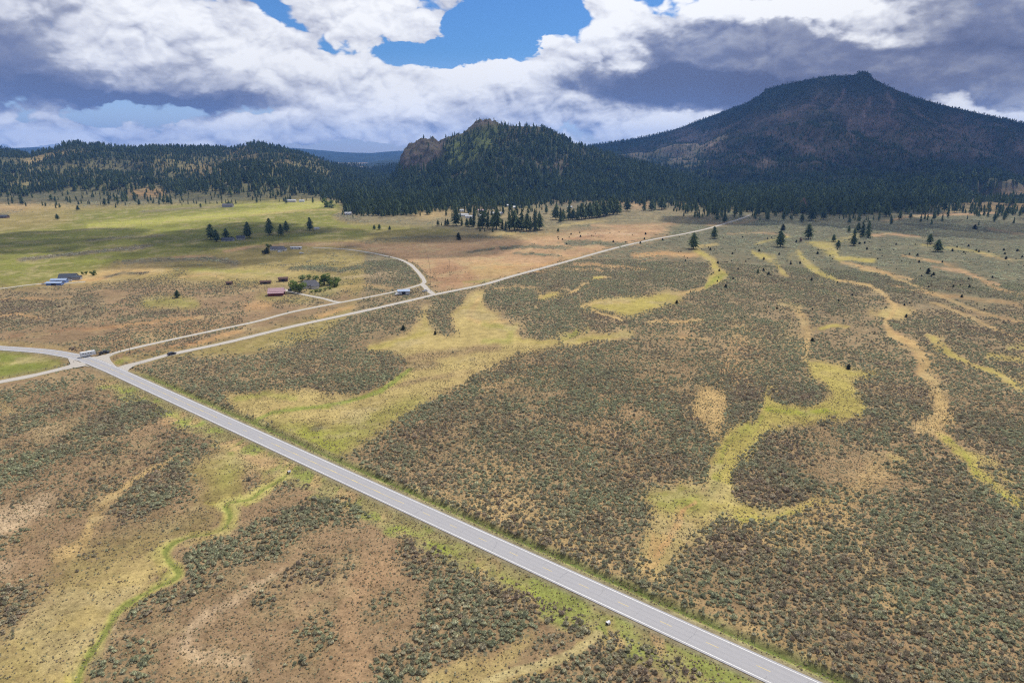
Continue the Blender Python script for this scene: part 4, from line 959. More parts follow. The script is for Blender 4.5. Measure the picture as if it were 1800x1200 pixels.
def ribbon(name, pl, w, z, m, ragged=0.0, kind='structure', o0=0.0):
    d = np.gradient(pl, axis=0); d /= np.linalg.norm(d, axis=1)[:, None] + 1e-9
    n = np.stack([-d[:, 1], d[:, 0]], 1); s = np.concatenate([[0], np.cumsum(np.linalg.norm(np.diff(pl, axis=0), axis=1))])
    cols = [-1, -.5, 0, .5, 1] if w > 1 else [-1, 1]
    V, U = [], []
    for i in range(len(pl)):
        jit = 1 + ragged * (vnoise(np.array([s[i] / 6]), np.array([3.]), 5)[0] - .5)
        for c in cols:
            off = o0 + c * w / 2 * (jit if abs(c) == 1 else 1)
            V.append((*(pl[i] + n[i] * off), z)); U.append((off, s[i]))
    k = len(cols); F = [(i * k + j, (i + 1) * k + j, (i + 1) * k + j + 1, i * k + j + 1) for i in range(len(pl) - 1) for j in range(k - 1)]
    F = [f[::-1] for f in F]
    o = newobj(name, mesh_from(name, V, F, m, U)); o['kind'] = kind
    return o
o = ribbon('highway', HWY, 8.0, .06, M['asphalt']); o['label'] = 'two-lane grey asphalt highway running across the plain'
for off in (-3.33, 3.33):
    o = ribbon('edge_line', HWY, .17, .075, M['white_line'], .3, o0=off)
sH = np.concatenate([[0], np.cumsum(np.linalg.norm(np.diff(HWY, axis=0), axis=1))])
def at_s(s): return np.array([np.interp(s, sH, HWY[:, 0]), np.interp(s, sH, HWY[:, 1])])
def s_of(u, v):
    p = np.array(P(u, v)); return sH[np.argmin(np.linalg.norm(HWY - p, axis=1))]
sd = s_of(960, 1002); sd0 = float(np.dot(np.array(P(960, 1002)) - HWY[np.argmin(np.linalg.norm(HWY - np.array(P(960, 1002)), axis=1))], dirh)); sd += sd0
me0 = None
ss = sd - 12.19 * 45
for k in range(60):
    c = ss + 12.19 * k
    if c < 5 or c > sH[-1] - 5: continue
    pl = np.array([at_s(c - 1.6), at_s(c), at_s(c + 1.6)])
    ribbon('centre_dash', pl, .15, .075, M['yellow_line'], 0, o0=.0)
s1 = s_of(388, 737)
k1 = np.arange(2, s1, 4); o = ribbon('centre_line', np.array([at_s(s) for s in k1]), .13, .079, M['yellow_line'], .2, o0=.16)
k1 = np.arange(s_of(480, 780), s_of(715, 888), 4); o = ribbon('centre_line', np.array([at_s(s) for s in k1]), .13, .079, M['yellow_line'], .2, o0=-.16)
LABR = ['long straight gravel road crossing the plain towards the forest', 'narrow gravel lane that loops round to the white homestead', 'pale driveway branching to the farmhouse', 'gravel side road meeting the highway at the fenced pasture', 'dirt track to the homestead with blue sheds', 'short gravel spur at the bend of the lane']
for i, ((pl, w), nm) in enumerate(zip(GRAVEL, ['gravel_road', 'gravel_lane', 'driveway', 'gravel_road', 'dirt_track', 'gravel_lane'])):
    z = .03 + .004 * i
    o = ribbon(nm, pl, w, z, M['gravel'], .25); o['label'] = LABR[i]
def apron(name, pts, z):
    w = [P(u, v) for u, v in pts]; V = [(x, y, z) for x, y in w]
    o = newobj(name, mesh_from(name, V, [tuple(range(len(V)))], M['gravel'], [(9, 9)] * len(V))); o['kind'] = 'structure'
    if o.data.polygons[0].normal.z < 0: o.data.flip_normals()
    return o
apron('gravel_apron', [(148, 629), (178, 633), (205, 645), (195, 634), (192, 627), (205, 619.5), (192, 621), (172, 626)], .054)
apron('gravel_apron', [(205, 647), (222, 655), (228, 648), (240, 641), (262, 633.5), (245, 635), (222, 641)], .056)
apron('gravel_apron', [(118, 627), (160, 645), (150, 643), (118, 649), (105, 649), (124, 640)], .052)

# ------------------------------------------------------------------ plants
def ico(sub=1):
    bm = bmesh.new(); bmesh.ops.create_icosphere(bm, subdivisions=sub, radius=1)
    v = np.array([q.co for q in bm.verts]); f = [[q.index for q in p.verts] for p in bm.faces]; bm.free(); return v, f
ICO1, ICO2 = ico(1), ico(2)
def sage_mesh(seed, leaves=70):
    r = np.random.default_rng(seed); V, F = [], []
    nb = r.integers(3, 6)
    for k in range(nb):                                     # rounded, uneven foliage heads
        v, f = ICO2 if k == 0 else ICO1
        a = r.random() * 6.28; rad = .30 if k else .0
        c = np.array([math.cos(a) * rad, math.sin(a) * rad, .26 + r.random() * .16]); s = np.array([.30, .30, .28]) * (r.random() * .4 + .75) * (1.25 if k == 0 else .8)
        vv = v * (1 + (r.random((len(v), 1)) - .5) * .5) * s + c; vv[:, 2] = np.maximum(vv[:, 2], -.03)
        b = len(V); V += list(vv); F += [[q + b for q in p] for p in f]
    for k in range(leaves):                                 # sprays of twigs and leaves
        a = r.random() * 6.28; e = r.random() ** .7 * 1.5; d = np.array([math.cos(a) * math.cos(e), math.sin(a) * math.cos(e), math.sin(e)])
        c = d * np.array([.45, .45, .42]) * (.75 + r.random() * .35) + [0, 0, .18]
        t = np.cross(d, r.normal(size=3)); t /= np.linalg.norm(t) + 1e-6; L = .14 + r.random() * .12
        b = len(V); V += [c - t * L * .35, c + t * L * .35, c + d * L + np.array([0, 0, L * .3])]; F.append([b, b + 1, b + 2])
    return mesh_from('sagebrush', V, F, M['sage'])
def patch_mesh(seed, n=11, size=7):
    r = np.random.default_rng(seed); V, F = [], []
    for k in range(n):
        a = r.random() * 6.28; q = size / 2 * math.sqrt(r.random()); c = np.array([math.cos(a) * q, math.sin(a) * q, .2]); s = .45 + r.random() * .5
        v, f = ICO1; vv = v * (1 + (r.random((len(v), 1)) - .5) * .6) * np.array([s, s, s * .75]) + c
        b = len(V); V += list(vv); F += [[q + b for q in p] for p in f]
    return mesh_from('sagebrush_patch', V, F, M['sage'])
def conifer_mesh(seed, tiers, tips, kind='fir', mats=None, trunk=True):
    """unit height tree: uneven tiers of drooping branch blades round a tapered trunk"""
    r = np.random.default_rng(seed); V, F, FM = [], [], []
    if kind == 'fir': W = .205; lo = .07; prof = lambda t: (1 - t) ** .85 * (1 if t > .08 else .8)
    elif kind == 'pine': W = .36; lo = .14; prof = lambda t: max(.06, (1 - t ** 2.2) ** .8 * (.62 + .38 * min(1, t * 4)) * (1 - .25 * t))
    else: W = .42; lo = .05; prof = lambda t: max(.1, (1 - t ** 1.8) ** .7 * (.75 + .25 * min(1, t * 5)))
    for i in range(tiers):
        t = (i + r.random() * .3) / tiers; z = lo + (1 - lo) * t; R = W * prof(t) + .008
        dz = (1 - lo) / tiers * 1.9; n = tips + r.integers(-1, 2); ph = r.random() * 6.28
        ox, oy = r.normal(size=2) * .012
        b = len(V); V.append((ox, oy, min(1.0, z + dz)))
        for k in range(n):
            rr = R * (.62 + r.random() * .62); a = ph + (k + (r.random() - .5) * .5) / n * 6.28
            V.append((ox + rr * math.cos(a), oy + rr * math.sin(a), z - R * (.12 + .35 * r.random())))
            a2 = ph + (k + .5) / n * 6.28; r2 = R * (.30 + r.random() * .2)
            V.append((ox + r2 * math.cos(a2), oy + r2 * math.sin(a2), z + dz * .25))
        for k in range(2 * n):
            F.append((b, b + 1 + k, b + 1 + (k + 1) % (2 * n))); FM.append(0)
    top = len(V)
    crown = (V, F)
    TV, TF = [], []
    for z, q in ((-.02, .020), (.35, .014), (.92, .004)):
        for k in range(5): TV.append((q * math.cos(k * 1.257), q * math.sin(k * 1.257), z))
    for j in range(2):
        for k in range(5): TF.append((j * 5 + k, j * 5 + (k + 1) % 5, j * 5 + 5 + (k + 1) % 5, j * 5 + 5 + k))
    return crown, (TV, TF)
def joined_conifer(seed, tiers, tips, kind):
    (V, F), (TV, TF) = conifer_mesh(seed, tiers, tips, kind); n = len(V)
    return mesh_from('conifer', list(V) + TV, list(F) + [tuple(i + n for i in f) for f in TF], [M['needle'], M['bark']], fm=[0] * len(F) + [1] * len(TF))

def scatter(name, pts, scl, rot, idx, tint, meshes, label):
    """one object of stuff: geometry nodes put one of the meshes on each point"""
    n = len(pts); me = bpy.data.meshes.new(name); me.vertices.add(n); me.vertices.foreach_set('co', pts.astype(np.float32).ravel())
    for k, a, typ in (('scl', scl, 'FLOAT_VECTOR'), ('rot', rot, 'FLOAT_VECTOR')):
        at = me.attributes.new(k, typ, 'POINT'); at.data.foreach_set('vector', a.astype(np.float32).ravel())
    at = me.attributes.new('tint', 'FLOAT', 'POINT'); at.data.foreach_set('value', tint.astype(np.float32))
    at = me.attributes.new('idx', 'INT', 'POINT'); at.data.foreach_set('value', idx.astype(np.int32))
    o = newobj(name, me)
    ng = bpy.data.node_groups.new(name + '_scatter', 'GeometryNodeTree')
    ng.interface.new_socket('Geometry', in_out='INPUT', socket_type='NodeSocketGeometry'); ng.interface.new_socket('Geometry', in_out='OUTPUT', socket_type='NodeSocketGeometry')
    N = ng.nodes; L = ng.links; gi = N.new('NodeGroupInput'); go = N.new('NodeGroupOutput'); iop = N.new('GeometryNodeInstanceOnPoints')
    col = bpy.data.collections.new(name + '_kinds')
    for i, m in enumerate(meshes):
        q = bpy.data.objects.new('%s_%02d' % (name, i), m); col.objects.link(q)
    ci = N.new('GeometryNodeCollectionInfo'); ci.inputs['Collection'].default_value = col; ci.inputs['Separate Children'].default_value = True; ci.inputs['Reset Children'].default_value = True
    def attr(nm, typ):
        a = N.new('GeometryNodeInputNamedAttribute'); a.data_type = typ; a.inputs['Name'].default_value = nm; return [s for s in a.outputs if s.enabled and s.name == 'Attribute'][0]
    L.new(gi.outputs[0], iop.inputs['Points']); L.new(ci.outputs[0], iop.inputs['Instance']); iop.inputs['Pick Instance'].default_value = True
    L.new(attr('idx', 'INT'), iop.inputs['Instance Index'])
    e2r = N.new('FunctionNodeEulerToRotation'); L.new(attr('rot', 'FLOAT_VECTOR'), e2r.inputs[0]); L.new(e2r.outputs[0], iop.inputs['Rotation'])
    L.new(attr('scl', 'FLOAT_VECTOR'), iop.inputs['Scale'])
    L.new(iop.outputs[0], go.inputs[0])
    md = o.modifiers.new('scatter', 'NODES'); md.node_group = ng
    o['kind'] = 'stuff'; o['label'] = label
    return o
def ring_pts(r0, r1, n, half=45):
    r = np.sqrt(rng.random(n) * (r1 * r1 - r0 * r0) + r0 * r0); a = np.radians((rng.random(n) * 2 - 1) * half)
    return r * np.sin(a), r * np.cos(a)

SAGE_M = [sage_mesh(100 + i) for i in range(6)]
PATCH_M = [patch_mesh(200 + i) for i in range(6)]
def clump(x, y):
    return fbm(x / 11, y / 11, 3, 81) * .5 + fbm(x / 3.2, y / 3.2, 2, 82) * .3 + fbm(x / 42, y / 60, 3, 83) * .8
def sage_field(r0, r1, per_m2, smin, smax):
    hw = 57 if r1 < 700 else (52 if r1 < 1000 else 45)
    area = math.radians(2 * hw) / 2 * (r1 * r1 - r0 * r0)
    x, y = ring_pts(r0, r1, int(area * per_m2), hw)
    _, S, T, _ = cover(x, y, 0 * x)
    p = np.clip(S * 1.15 + clump(x, y) * (1.05 - np.abs(S - .5) * .9) - .12, 0, 1) * sstep(.10, .42, S)
    k = rng.random(len(x)) < p
    x, y, T, S = x[k], y[k], T[k], S[k]
    dh = np.abs(seg_dist(x, y, HWY)); dr = road_clear(x, y)
    k = (dr > 1.2) & (dh > 9.3) & (seg_dist(x, y, CREEK) > 2.6) & (seg_dist(x, y, BROOK) > 2) & (seg_dist(x, y, TRACK) > 1.3); x, y, T, S = x[k], y[k], T[k], S[k]
    z = ground_z(x, y)
    T = np.clip(T * .75 + fbm(x / 14, y / 14, 3, 91) * .45 + rng.normal(size=len(x)) * .22, 0, 1)
    s = (smin + (smax - smin) * rng.random(len(x)) ** 1.4) * (.72 + .36 * S)
    s = s * np.where(rng.random(len(x)) < .06, 1.45, 1)
    return x, y, z, T, s, S
def rots(n): return np.stack([rng.normal(size=n) * .08, rng.normal(size=n) * .08, rng.random(n) * 6.283], 1)

x, y, z, T, s, S = sage_field(112, 360, 1.3, .42, 1.4)
# the largest in view are single shrubs, the rest is ground cover
u, v = proj(x, y, z + .3)
app = np.where((u > 5) & (u < 1795) & (v < 1190), s / np.hypot(x, y), 0)
big = np.argsort(-app)[:290]; keep = np.ones(len(x), bool); keep[big] = False
SINGLE = [(x[i], y[i], z[i], s[i], T[i], u[i], v[i]) for i in big]
sc = np.stack([s * (.85 + .3 * rng.random(len(s))), s * (.85 + .3 * rng.random(len(s))), s * (.75 + .3 * rng.random(len(s)))], 1)
pts = np.stack([x, y, z - .05], 1)
scatter('sagebrush_cover', pts[keep], sc[keep], rots(len(x))[keep], rng.integers(0, 6, len(x))[keep], T[keep], SAGE_M, 'grey-green and purplish sagebrush covering the near plain')
# low dry tufts between the shrubs
xt, yt = ring_pts(112, 400, 250000, 55)
_, St, _, _ = cover(xt, yt, 0 * xt); k = (rng.random(len(xt)) < .34 + .5 * sstep(.05, .3, St) + fbm(xt / 9, yt / 9, 2, 84) * .4) & (road_clear(xt, yt) > .8)
xt, yt, St = xt[k], yt[k], St[k]; st = .22 + .33 * rng.random(len(xt)) ** 2
scatter('grass_tufts', np.stack([xt, yt, ground_z(xt, yt) - .02], 1), np.stack([st, st, st * .8], 1), rots(len(xt)), rng.integers(0, 6, len(xt)), np.where(rng.random(len(xt)) < .4, 1.6 + .5 * rng.random(len(xt)), rng.random(len(xt)) * 1.3), SAGE_M, 'dry straw-coloured tufts and low scrub between the sagebrush')
x, y, z, T, s, S = sage_field(360, 760, .55, .75, 1.4)
scatter('sagebrush_cover', np.stack([x, y, z - .05], 1), np.stack([s, s, s * .75], 1), rots(len(x)), rng.integers(0, 6, len(x)), T, SAGE_M, 'sagebrush covering the middle distance of the plain')
x, y, z, T, s, S = sage_field(760, 2100, .026, .55, .95)
scatter('sagebrush_cover', np.stack([x, y, z - .05], 1), np.stack([s, s, s], 1), rots(len(x)), rng.integers(0, 6, len(x)), T * .8, PATCH_M, 'distant sagebrush thinning towards the forest edge')
# single shrubs of the near edge
sagemats = []
for i in range(8):
    a = i / 7
    def f(t, b, a=a, i=i):
        pos = t.node('ShaderNodeNewGeometry').outputs['Position']; q = .9 + .13 * (i * 3 % 5)
        c0 = np.array((.315, .325, .20)) * (1 - a) + np.array((.30, .235, .165)) * a; hi = np.array((.44, .45, .31)) * (1 - a) + np.array((.41, .36, .30)) * a
        c = t.mix(t.rng(t.noise(pos, .35, 3, .6), .3, .7, 0, 1), (*(c0 * q * .8), 1), (*(c0 * q * 1.5), 1))
        t.put(b.inputs['Base Color'], t.mix(t.rng(t.noise(pos, 5.5, 3, .7), .52, .66, 0, .6), c, (*hi, 1)))
    sagemats.append(thin(mat('sagebrush_leaf_single', f, .9, .1), .25))
SM2 = []
for i in range(6):
    row = []
    for m in sagemats:
        c = SAGE_M[i].copy(); c.materials.clear(); c.materials.append(m); row.append(c)
    SM2.append(row)
HX = np.array([p[0] for p in HWY]); 
for i, (sx, sy, sz, s_, T_, u_, v_) in enumerate(SINGLE):
    tb = min(7, int(T_ * 7.99)); o = newobj('sagebrush', SM2[i % 6][tb], loc=(sx, sy, sz - .05)); o.rotation_euler = (0, 0, rng.random() * 6.28); o.scale = (s_, s_ * (.85 + .3 * rng.random()), s_ * (.8 + .25 * rng.random()))
    side = 'left of the highway' if (u_ < 1430 and v_ > 835 + .461 * (u_ - 600)) else 'right of the highway'
    col_ = 'grey-green' if T_ < .35 else ('grey-brown' if T_ < .65 else 'purplish')
    place = [(150, 'in the bottom left corner beside the creek'), (330, 'just right of the creek at the lower edge'), (470, 'around the pale soil patch at the lower edge'), (620, 'left of the bare pink ground at the lower edge'), (780, 'right of the bare pink ground at the lower edge'), (960, 'above the yellow track at the lower edge'), (1420, 'below the yellow track near the highway'), (1560, 'beside the highway, bottom right'), (1680, 'near the bottom right, away from the highway'), (1801, 'in the bottom right corner')]
    pl_ = [q for c_, q in place if u_ < c_][0]
    if side[0] == 'r' and u_ < 1420: pl_ = 'across the highway from the yellow track'
    tagt(o, '%s %s sagebrush %s' % ('large' if s_ > 1.55 else 'smaller', col_, pl_), 'sagebrush', '%s sagebrush %s' % (col_, pl_))

# ------------------------------------------------------------------ trees
TREEV = [joined_conifer(300 + i, 7, 6, k) for i, k in enumerate(['fir', 'pine', 'fir', 'pine', 'fir'])]
def tree_meshes(seed, kind, tiers=13, tips=9, m='needle'):
    (V, F), (TV, TF) = conifer_mesh(seed, tiers, tips, kind)
    return mesh_from('crown', V, F, M[m]), mesh_from('trunk', TV, TF, M['bark'])
TP = {k: [tree_meshes(400 + 10 * j + i, k) for i in range(4)] for j, k in enumerate(['fir', 'pine'])}
TP['round'] = [tree_meshes(440 + i, 'round', 9, 10, 'juniper') for i in range(3)]
TP['dead'] = [tree_meshes(450 + i, 'pine', 12, 8, 'needle_dead') for i in range(1)]
def place_tree(name, x, y, z, h, w, kind, label, cat, group=None):
    cr, tr = TP[kind][int(rng.integers(0, len(TP[kind])))]
    r = bpy.data.objects.new(name, None); COL.objects.link(r); r.location = (x, y, z - .2); r.rotation_euler = (0, 0, rng.random() * 6.28); r.scale = (h * w, h * w, h)
    a = newobj('crown', cr, r); b = newobj('trunk', tr, r); tagt(r, label, cat, group); return r
E_ = []
def px_tree(u, v, hp, kind='pine', w=1.1, label='', group=None, cat='tree', name='conifer'):
    x, y = P(u, v); x, y = float(x), float(y); z = float(terrain_z(np.array([x]), np.array([y]))[0])
    t = y * CP - (z - H) * SP; h = hp * 1.08 * t / 1200 / CP; w *= 1.2
    E_.append((x, y)); return place_tree(name, x, y, z, h, w, kind, label, cat, group)
for a in [
    (371, 421, 25, 'pine', 1.25, 'broad dark pine at the left end of the dark farmhouse grove'),
    (381, 425, 20, 'pine', 1.2, 'shorter pine just right of the broad one left of the dark farmhouse'),
    (398, 419, 17, 'pine', 1.3, 'dark pine close behind the dark farmhouse'),
    (436, 418, 26, 'pine', 1.1, 'tall pine at the right end of the dark farmhouse'),
    (474, 413, 27, 'pine', 1.05, 'tall lone pine in the meadow right of the dark farmhouse'),
    (494, 414, 19, 'pine', 1.1, 'left and lower of two pines side by side in the meadow'),
    (503.5, 408, 18, 'pine', 1.25, 'right and rounder of two pines side by side in the meadow'),
    (545, 405, 21, 'pine', 1.1, 'lone pine beside the small pale shed in the meadow'),
    (101, 386, 9, 'pine', 1.5, 'small round dark tree alone on the far left plain'),
    (137, 370, 8, 'pine', 1.4, 'small dark tree below the tan field on the far left'),
    (312, 523, 13, 'pine', 1.3, 'lone dark pine on the plain left of the red barn'),
    (806, 422, 12, 'round', 1.0, 'round brownish juniper alone in the pink field'),
    (658, 403, 8, 'pine', 1.3, 'leftmost of three small trees in the olive field before the butte'),
    (667, 403, 9, 'pine', 1.3, 'middle of three small trees in the olive field before the butte'),
    (685, 404, 7, 'pine', 1.3, 'rightmost of three small trees in the olive field before the butte'),
    (1219, 438, 26, 'pine', 1.2, 'dark pine right at the top of the winding green seep'),
    (1255, 419, 19, 'pine', 1.2, 'dark pine right of the far end of the gravel road'),
    (1260, 386, 21, 'fir', 1.2, 'taller of two firs beyond the far end of the gravel road'),
    (1274, 391, 14, 'pine', 1.2, 'shorter of two conifers beyond the far end of the gravel road'),
    (1293, 379, 18, 'pine', 1.1, 'pine standing behind the far tip of the gravel road'),
    (1371, 434, 26, 'pine', 1.25, 'tall dark pine on the sage flat below the mountain'),
    (1376, 405, 10, 'round', 1.2, 'low wide juniper just above the tall dark pine'),
    (1421, 420, 24, 'pine', 1.2, 'dark pine on the flat between two green seeps'),
    (1409, 391, 14, 'pine', 1.1, 'small pine at the foot of the forest below the rust-coloured tree'),
    (1427, 388, 25, 'pine', 1.3, 'large dark pine standing forward of the forest edge'),
    (1447, 386, 19, 'pine', 1.2, 'pine to the right of the large forward pine'),
    (1411, 372, 22, 'dead', 1.0, 'rust-brown dying conifer at the forest edge'),
    (1465, 425, 12, 'pine', 1.3, 'small pine on the yellow-green patch, upper of two'),
    (1473, 435, 12, 'pine', 1.4, 'small pale pine on the yellow-green patch, lower of two'),
    (1500, 432, 19, 'pine', 1.2, 'pointed dark pine at the lower edge of the yellow-green patch'),
    (1492, 408, 11, 'pine', 1.1, 'small thin pine left of the pair of tall firs'),
    (1502, 413, 11, 'pine', 1.2, 'small brownish pine beside the pair of tall firs'),
    (1515, 416, 26, 'fir', 1.2, 'left of the pair of tall firs on the open flat'),
    (1525, 418, 28, 'fir', 1.2, 'right and taller of the pair of tall firs on the open flat'),
    (1508, 408, 15, 'pine', 1.2, 'smaller pine tucked behind the left tall fir'),
    (1558, 381, 24, 'pine', 1.2, 'broad pine at the forest edge above the pair of firs'),
    (1634, 428, 16, 'pine', 1.3, 'dark pine on the right flat, upper of two'),
    (1648, 442, 20, 'pine', 1.5, 'spreading pine on the right flat beside the green strip'),
    (1631, 481, 10, 'round', 1.1, 'round juniper on the right flat below the spreading pine'),
    (1660, 371, 17, 'pine', 1.3, 'pine at the edge of the pink clearing'),
    (1688, 360, 8, 'pine', 1.5, 'small round pine behind the pink clearing'),
    (1600, 384, 9, 'pine', 1.4, 'small pine beside the long pink strip'),
    (1643, 383, 8, 'pine', 1.4, 'small round pine right of the long pink strip'),
    (1713, 403, 8, 'round', 1.3, 'low round juniper on the far right flat'),
    (1332, 482, 10, 'pine', .7, 'slim juniper alone in the middle of the sage flat'),
    (709, 580, 8, 'round', 1.4, 'dark juniper at the tip of the sage stand below the gravel road'),
    (765, 588, 7, 'round', 1.0, 'dark juniper at the end of the narrow sage tongue'),
    (1491, 649, 9, 'round', 1.3, 'dark juniper on the edge of the great green bend'),
    (1428, 598, 6, 'round', 1.5, 'low juniper left of the green bend'),
    (1407, 425, 8, 'dead', 1.2, 'pale dry snag left of the seep'),
    (470, 446, 10, 'round', 1.3, 'dark round tree left of the white homestead'),
    ]:
    px_tree(*a)
def rowtrees(lst, label, group, kinds=('pine', 'fir')):
    for i, (u, v, h) in enumerate(lst): px_tree(u, v, h, kinds[i % len(kinds)], 1.15, label, group)
rowtrees([(802, 397, 27), (833, 399, 24), (848, 401, 28), (857, 401, 26), (873, 403, 32), (895, 403, 30), (904, 405, 32), (917, 404, 34), (926, 406, 28), (940, 406, 35), (948, 404, 26), (883, 404, 18), (866, 401, 20), (842, 400, 18),
          (910, 404, 20), (932, 405, 22), (821, 399, 14), (812, 397, 13), (828, 398, 16), (889, 405, 16)], 'tall dark conifer in the grove in front of the white buildings', 'conifers of the grove before the butte')
rowtrees([(770, 397, 9), (783, 397, 12), (787, 397, 11), (776, 397, 6)], 'small bushy conifer left of the grove in front of the white buildings', 'small conifers left of the grove')
rowtrees([(844, 407, 6), (852, 407, 6), (866, 408, 6), (906, 408, 4), (981, 408, 7)], 'tiny conifer in the olive field below the grove', 'tiny conifers below the grove')
rowtrees([(977, 386, 24), (985, 391, 23), (990, 388, 18), (1000, 387, 30), (1007, 387, 18), (1015, 387, 24), (1022, 386, 26), (1029, 385, 25), (1036, 384, 26), (1042, 383, 28), (1048, 382, 27), (1054, 381, 26), (1060, 380, 26), (1066, 379, 25), (1072, 378, 26), (1078, 377, 25), (1084, 377, 24)],
         'dark conifer in the dense slanting row left of the gravel road', 'conifers of the slanting row')
rowtrees([(1102, 371, 22), (1132, 370, 20), (1145, 370, 18), (1151, 369, 16), (1163, 368, 22), (1168, 367, 18), (1180, 361, 16), (1090, 374, 18)], 'dark conifer standing apart between the slanting row and the mountain forest', 'conifers standing apart')
NP = len(E_)
# forest: candidates everywhere, kept by the tree density of the cover map
def forest(r0, r1, spacing, hmin, hmax, half=41):
    area = math.radians(2 * half) / 2 * (r1 * r1 - r0 * r0); n = int(area / spacing ** 2)
    x, y = ring_pts(r0, r1, n, half); z = terrain_z(x, y)
    u, v = warp_uv(x, y, z, .35); D = sample(TREE, u, v)
    p = np.clip(D * (1 + fbm(x / 90, y / 90, 3, 95) * (1.15 - D * .75)), 0, 1)
    k = rng.random(len(x)) < p; x, y, z, D = x[k], y[k], z[k], D[k]
    h = (hmin + (hmax - hmin) * rng.random(len(x)) ** 1.5) * (.62 + .38 * D) * (1 - .2 * sstep(150, 450, z))
    dr = road_clear(x, y); k = dr > 5
    return x[k], y[k], z[k], h[k], D[k]
F1 = forest(1250, 2300, 9.0, 13, 31); F2 = forest(2300, 3400, 9.5, 9, 22); F3 = forest(3400, 5600, 11.5, 8, 18)
x, y, z, h, D = [np.concatenate(q) for q in zip(F1, F2, F3)]
# leave out trees on far sides that nothing in front of the ridge shows
u, v = proj(x, y, z + h)
app = h / np.hypot(x, y) * ((u > 2) & (u < 1798))
ntree = 296 - NP
# hidden behind taller ones? prefer trees at the open edge: lowest in the picture in their column
colb = np.round(u / 7).astype(int); ub, vb = proj(x, y, z); vis = np.zeros(len(x), bool)
order = np.argsort(-vb); cnt = {}
for i in order:
    c = colb[i]
    if cnt.get(c, 0) < 3 and h[i] > 8: vis[i] = True; cnt[c] = cnt.get(c, 0) + 1
app = np.where(vis & (app > 0), app, -1)
big = np.argsort(-app)[:ntree]; keep = np.ones(len(x), bool); keep[big] = False
GR = [(0, 150, 'on the grey flat below the far left hills'), (150, 300, 'beside the orange clearing under the left hills'), (300, 450, 'behind the dark roof of the far meadow'), (450, 560, 'behind the long pale barn'), (560, 640, 'at the right end of the far meadow'), (640, 700, 'above the three small field trees'),
      (700, 760, 'at the foot of the rock bluff'), (760, 830, 'behind the long white roof of the hamlet'), (830, 900, 'around the hamlet clearing'), (900, 980, 'behind the tall grove of the hamlet'), (980, 1080, 'behind the slanting row'), (1080, 1180, 'beside the pink clearing right of the butte'), (1180, 1260, 'left of the gravel road end'), (1260, 1340, 'behind the far tip of the gravel road'),
      (1340, 1420, 'left of the rust-brown tree'), (1420, 1500, 'right of the rust-brown tree'), (1500, 1600, 'above the pair of tall firs'), (1600, 1700, 'above the long pink strip'), (1700, 1760, 'around the far right clearing'), (1760, 1801, 'at the extreme right under the mountain')]
for i in big:
    g = [q for q in GR if q[0] <= u[i] < q[1]][0]
    kd = 'fir' if rng.random() < .5 else 'pine'; hs = 'tall' if h[i] > 24 else ('middling' if h[i] > 18 else 'low')
    place_tree('conifer', x[i], y[i], z[i], h[i], 1.0, kd, '%s %s of the forest edge %s' % (hs, 'pointed fir' if kd == 'fir' else 'broad pine', g[2]), 'tree', 'forest edge conifers ' + g[2])
n = len(x); wv = .85 + .45 * rng.random(n)
scatter('conifer_forest', np.stack([x, y, z - .5], 1)[keep], np.stack([h * wv, h * wv, h], 1)[keep], rots(n)[keep] * [.3, .3, 1], rng.integers(0, 5, n)[keep], np.zeros(n)[keep], TREEV, 'dark conifer forest covering the hills, the butte and the mountain')
print('forest', n)
# junipers dotted over the sage flats
ju, jv = [], []
xx, yy = ring_pts(520, 1350, 5200, 38); uu, vv = proj(xx, yy, 0 * xx); zone = (uu > 1180) & (vv < 560) & (vv > 388)
zone2 = (vv < 430) & (uu > 980)
k = (zone | zone2) & (rng.random(len(xx)) < .16) & (road_clear(xx, yy) > 4); xx, yy, uu = xx[k], yy[k], uu[k]
zz = ground_z(xx, yy)
print('junipers', len(xx))
order = np.argsort(-1 / np.hypot(xx, yy))[:180]
for i in order:
    hh = 1.4 + 2.3 * rng.random() ** 2
    uj, vj = proj(xx[i], yy[i], 0)
    zx = [q for c_, q in [(1120, 'left of the gravel road end'), (1240, 'beside the far gravel road'), (1340, 'right of the winding green seep'), (1440, 'around the two short green seeps'), (1540, 'around the yellow-green patch'), (1640, 'left of the spreading pine'), (1740, 'right of the spreading pine'), (2200, 'at the right edge of the flat')] if uj < c_][0]
    zy = 'close under the forest' if vj < 400 else ('on the upper sage flat' if vj < 440 else ('on the middle sage flat' if vj < 490 else 'low on the sage flat'))
    place_tree('juniper', xx[i], yy[i], zz[i], hh, 1.5, 'round', '%s dark juniper %s, %s' % ('small' if hh < 3 else 'bushy', zy, zx), 'juniper', 'junipers ' + zx)

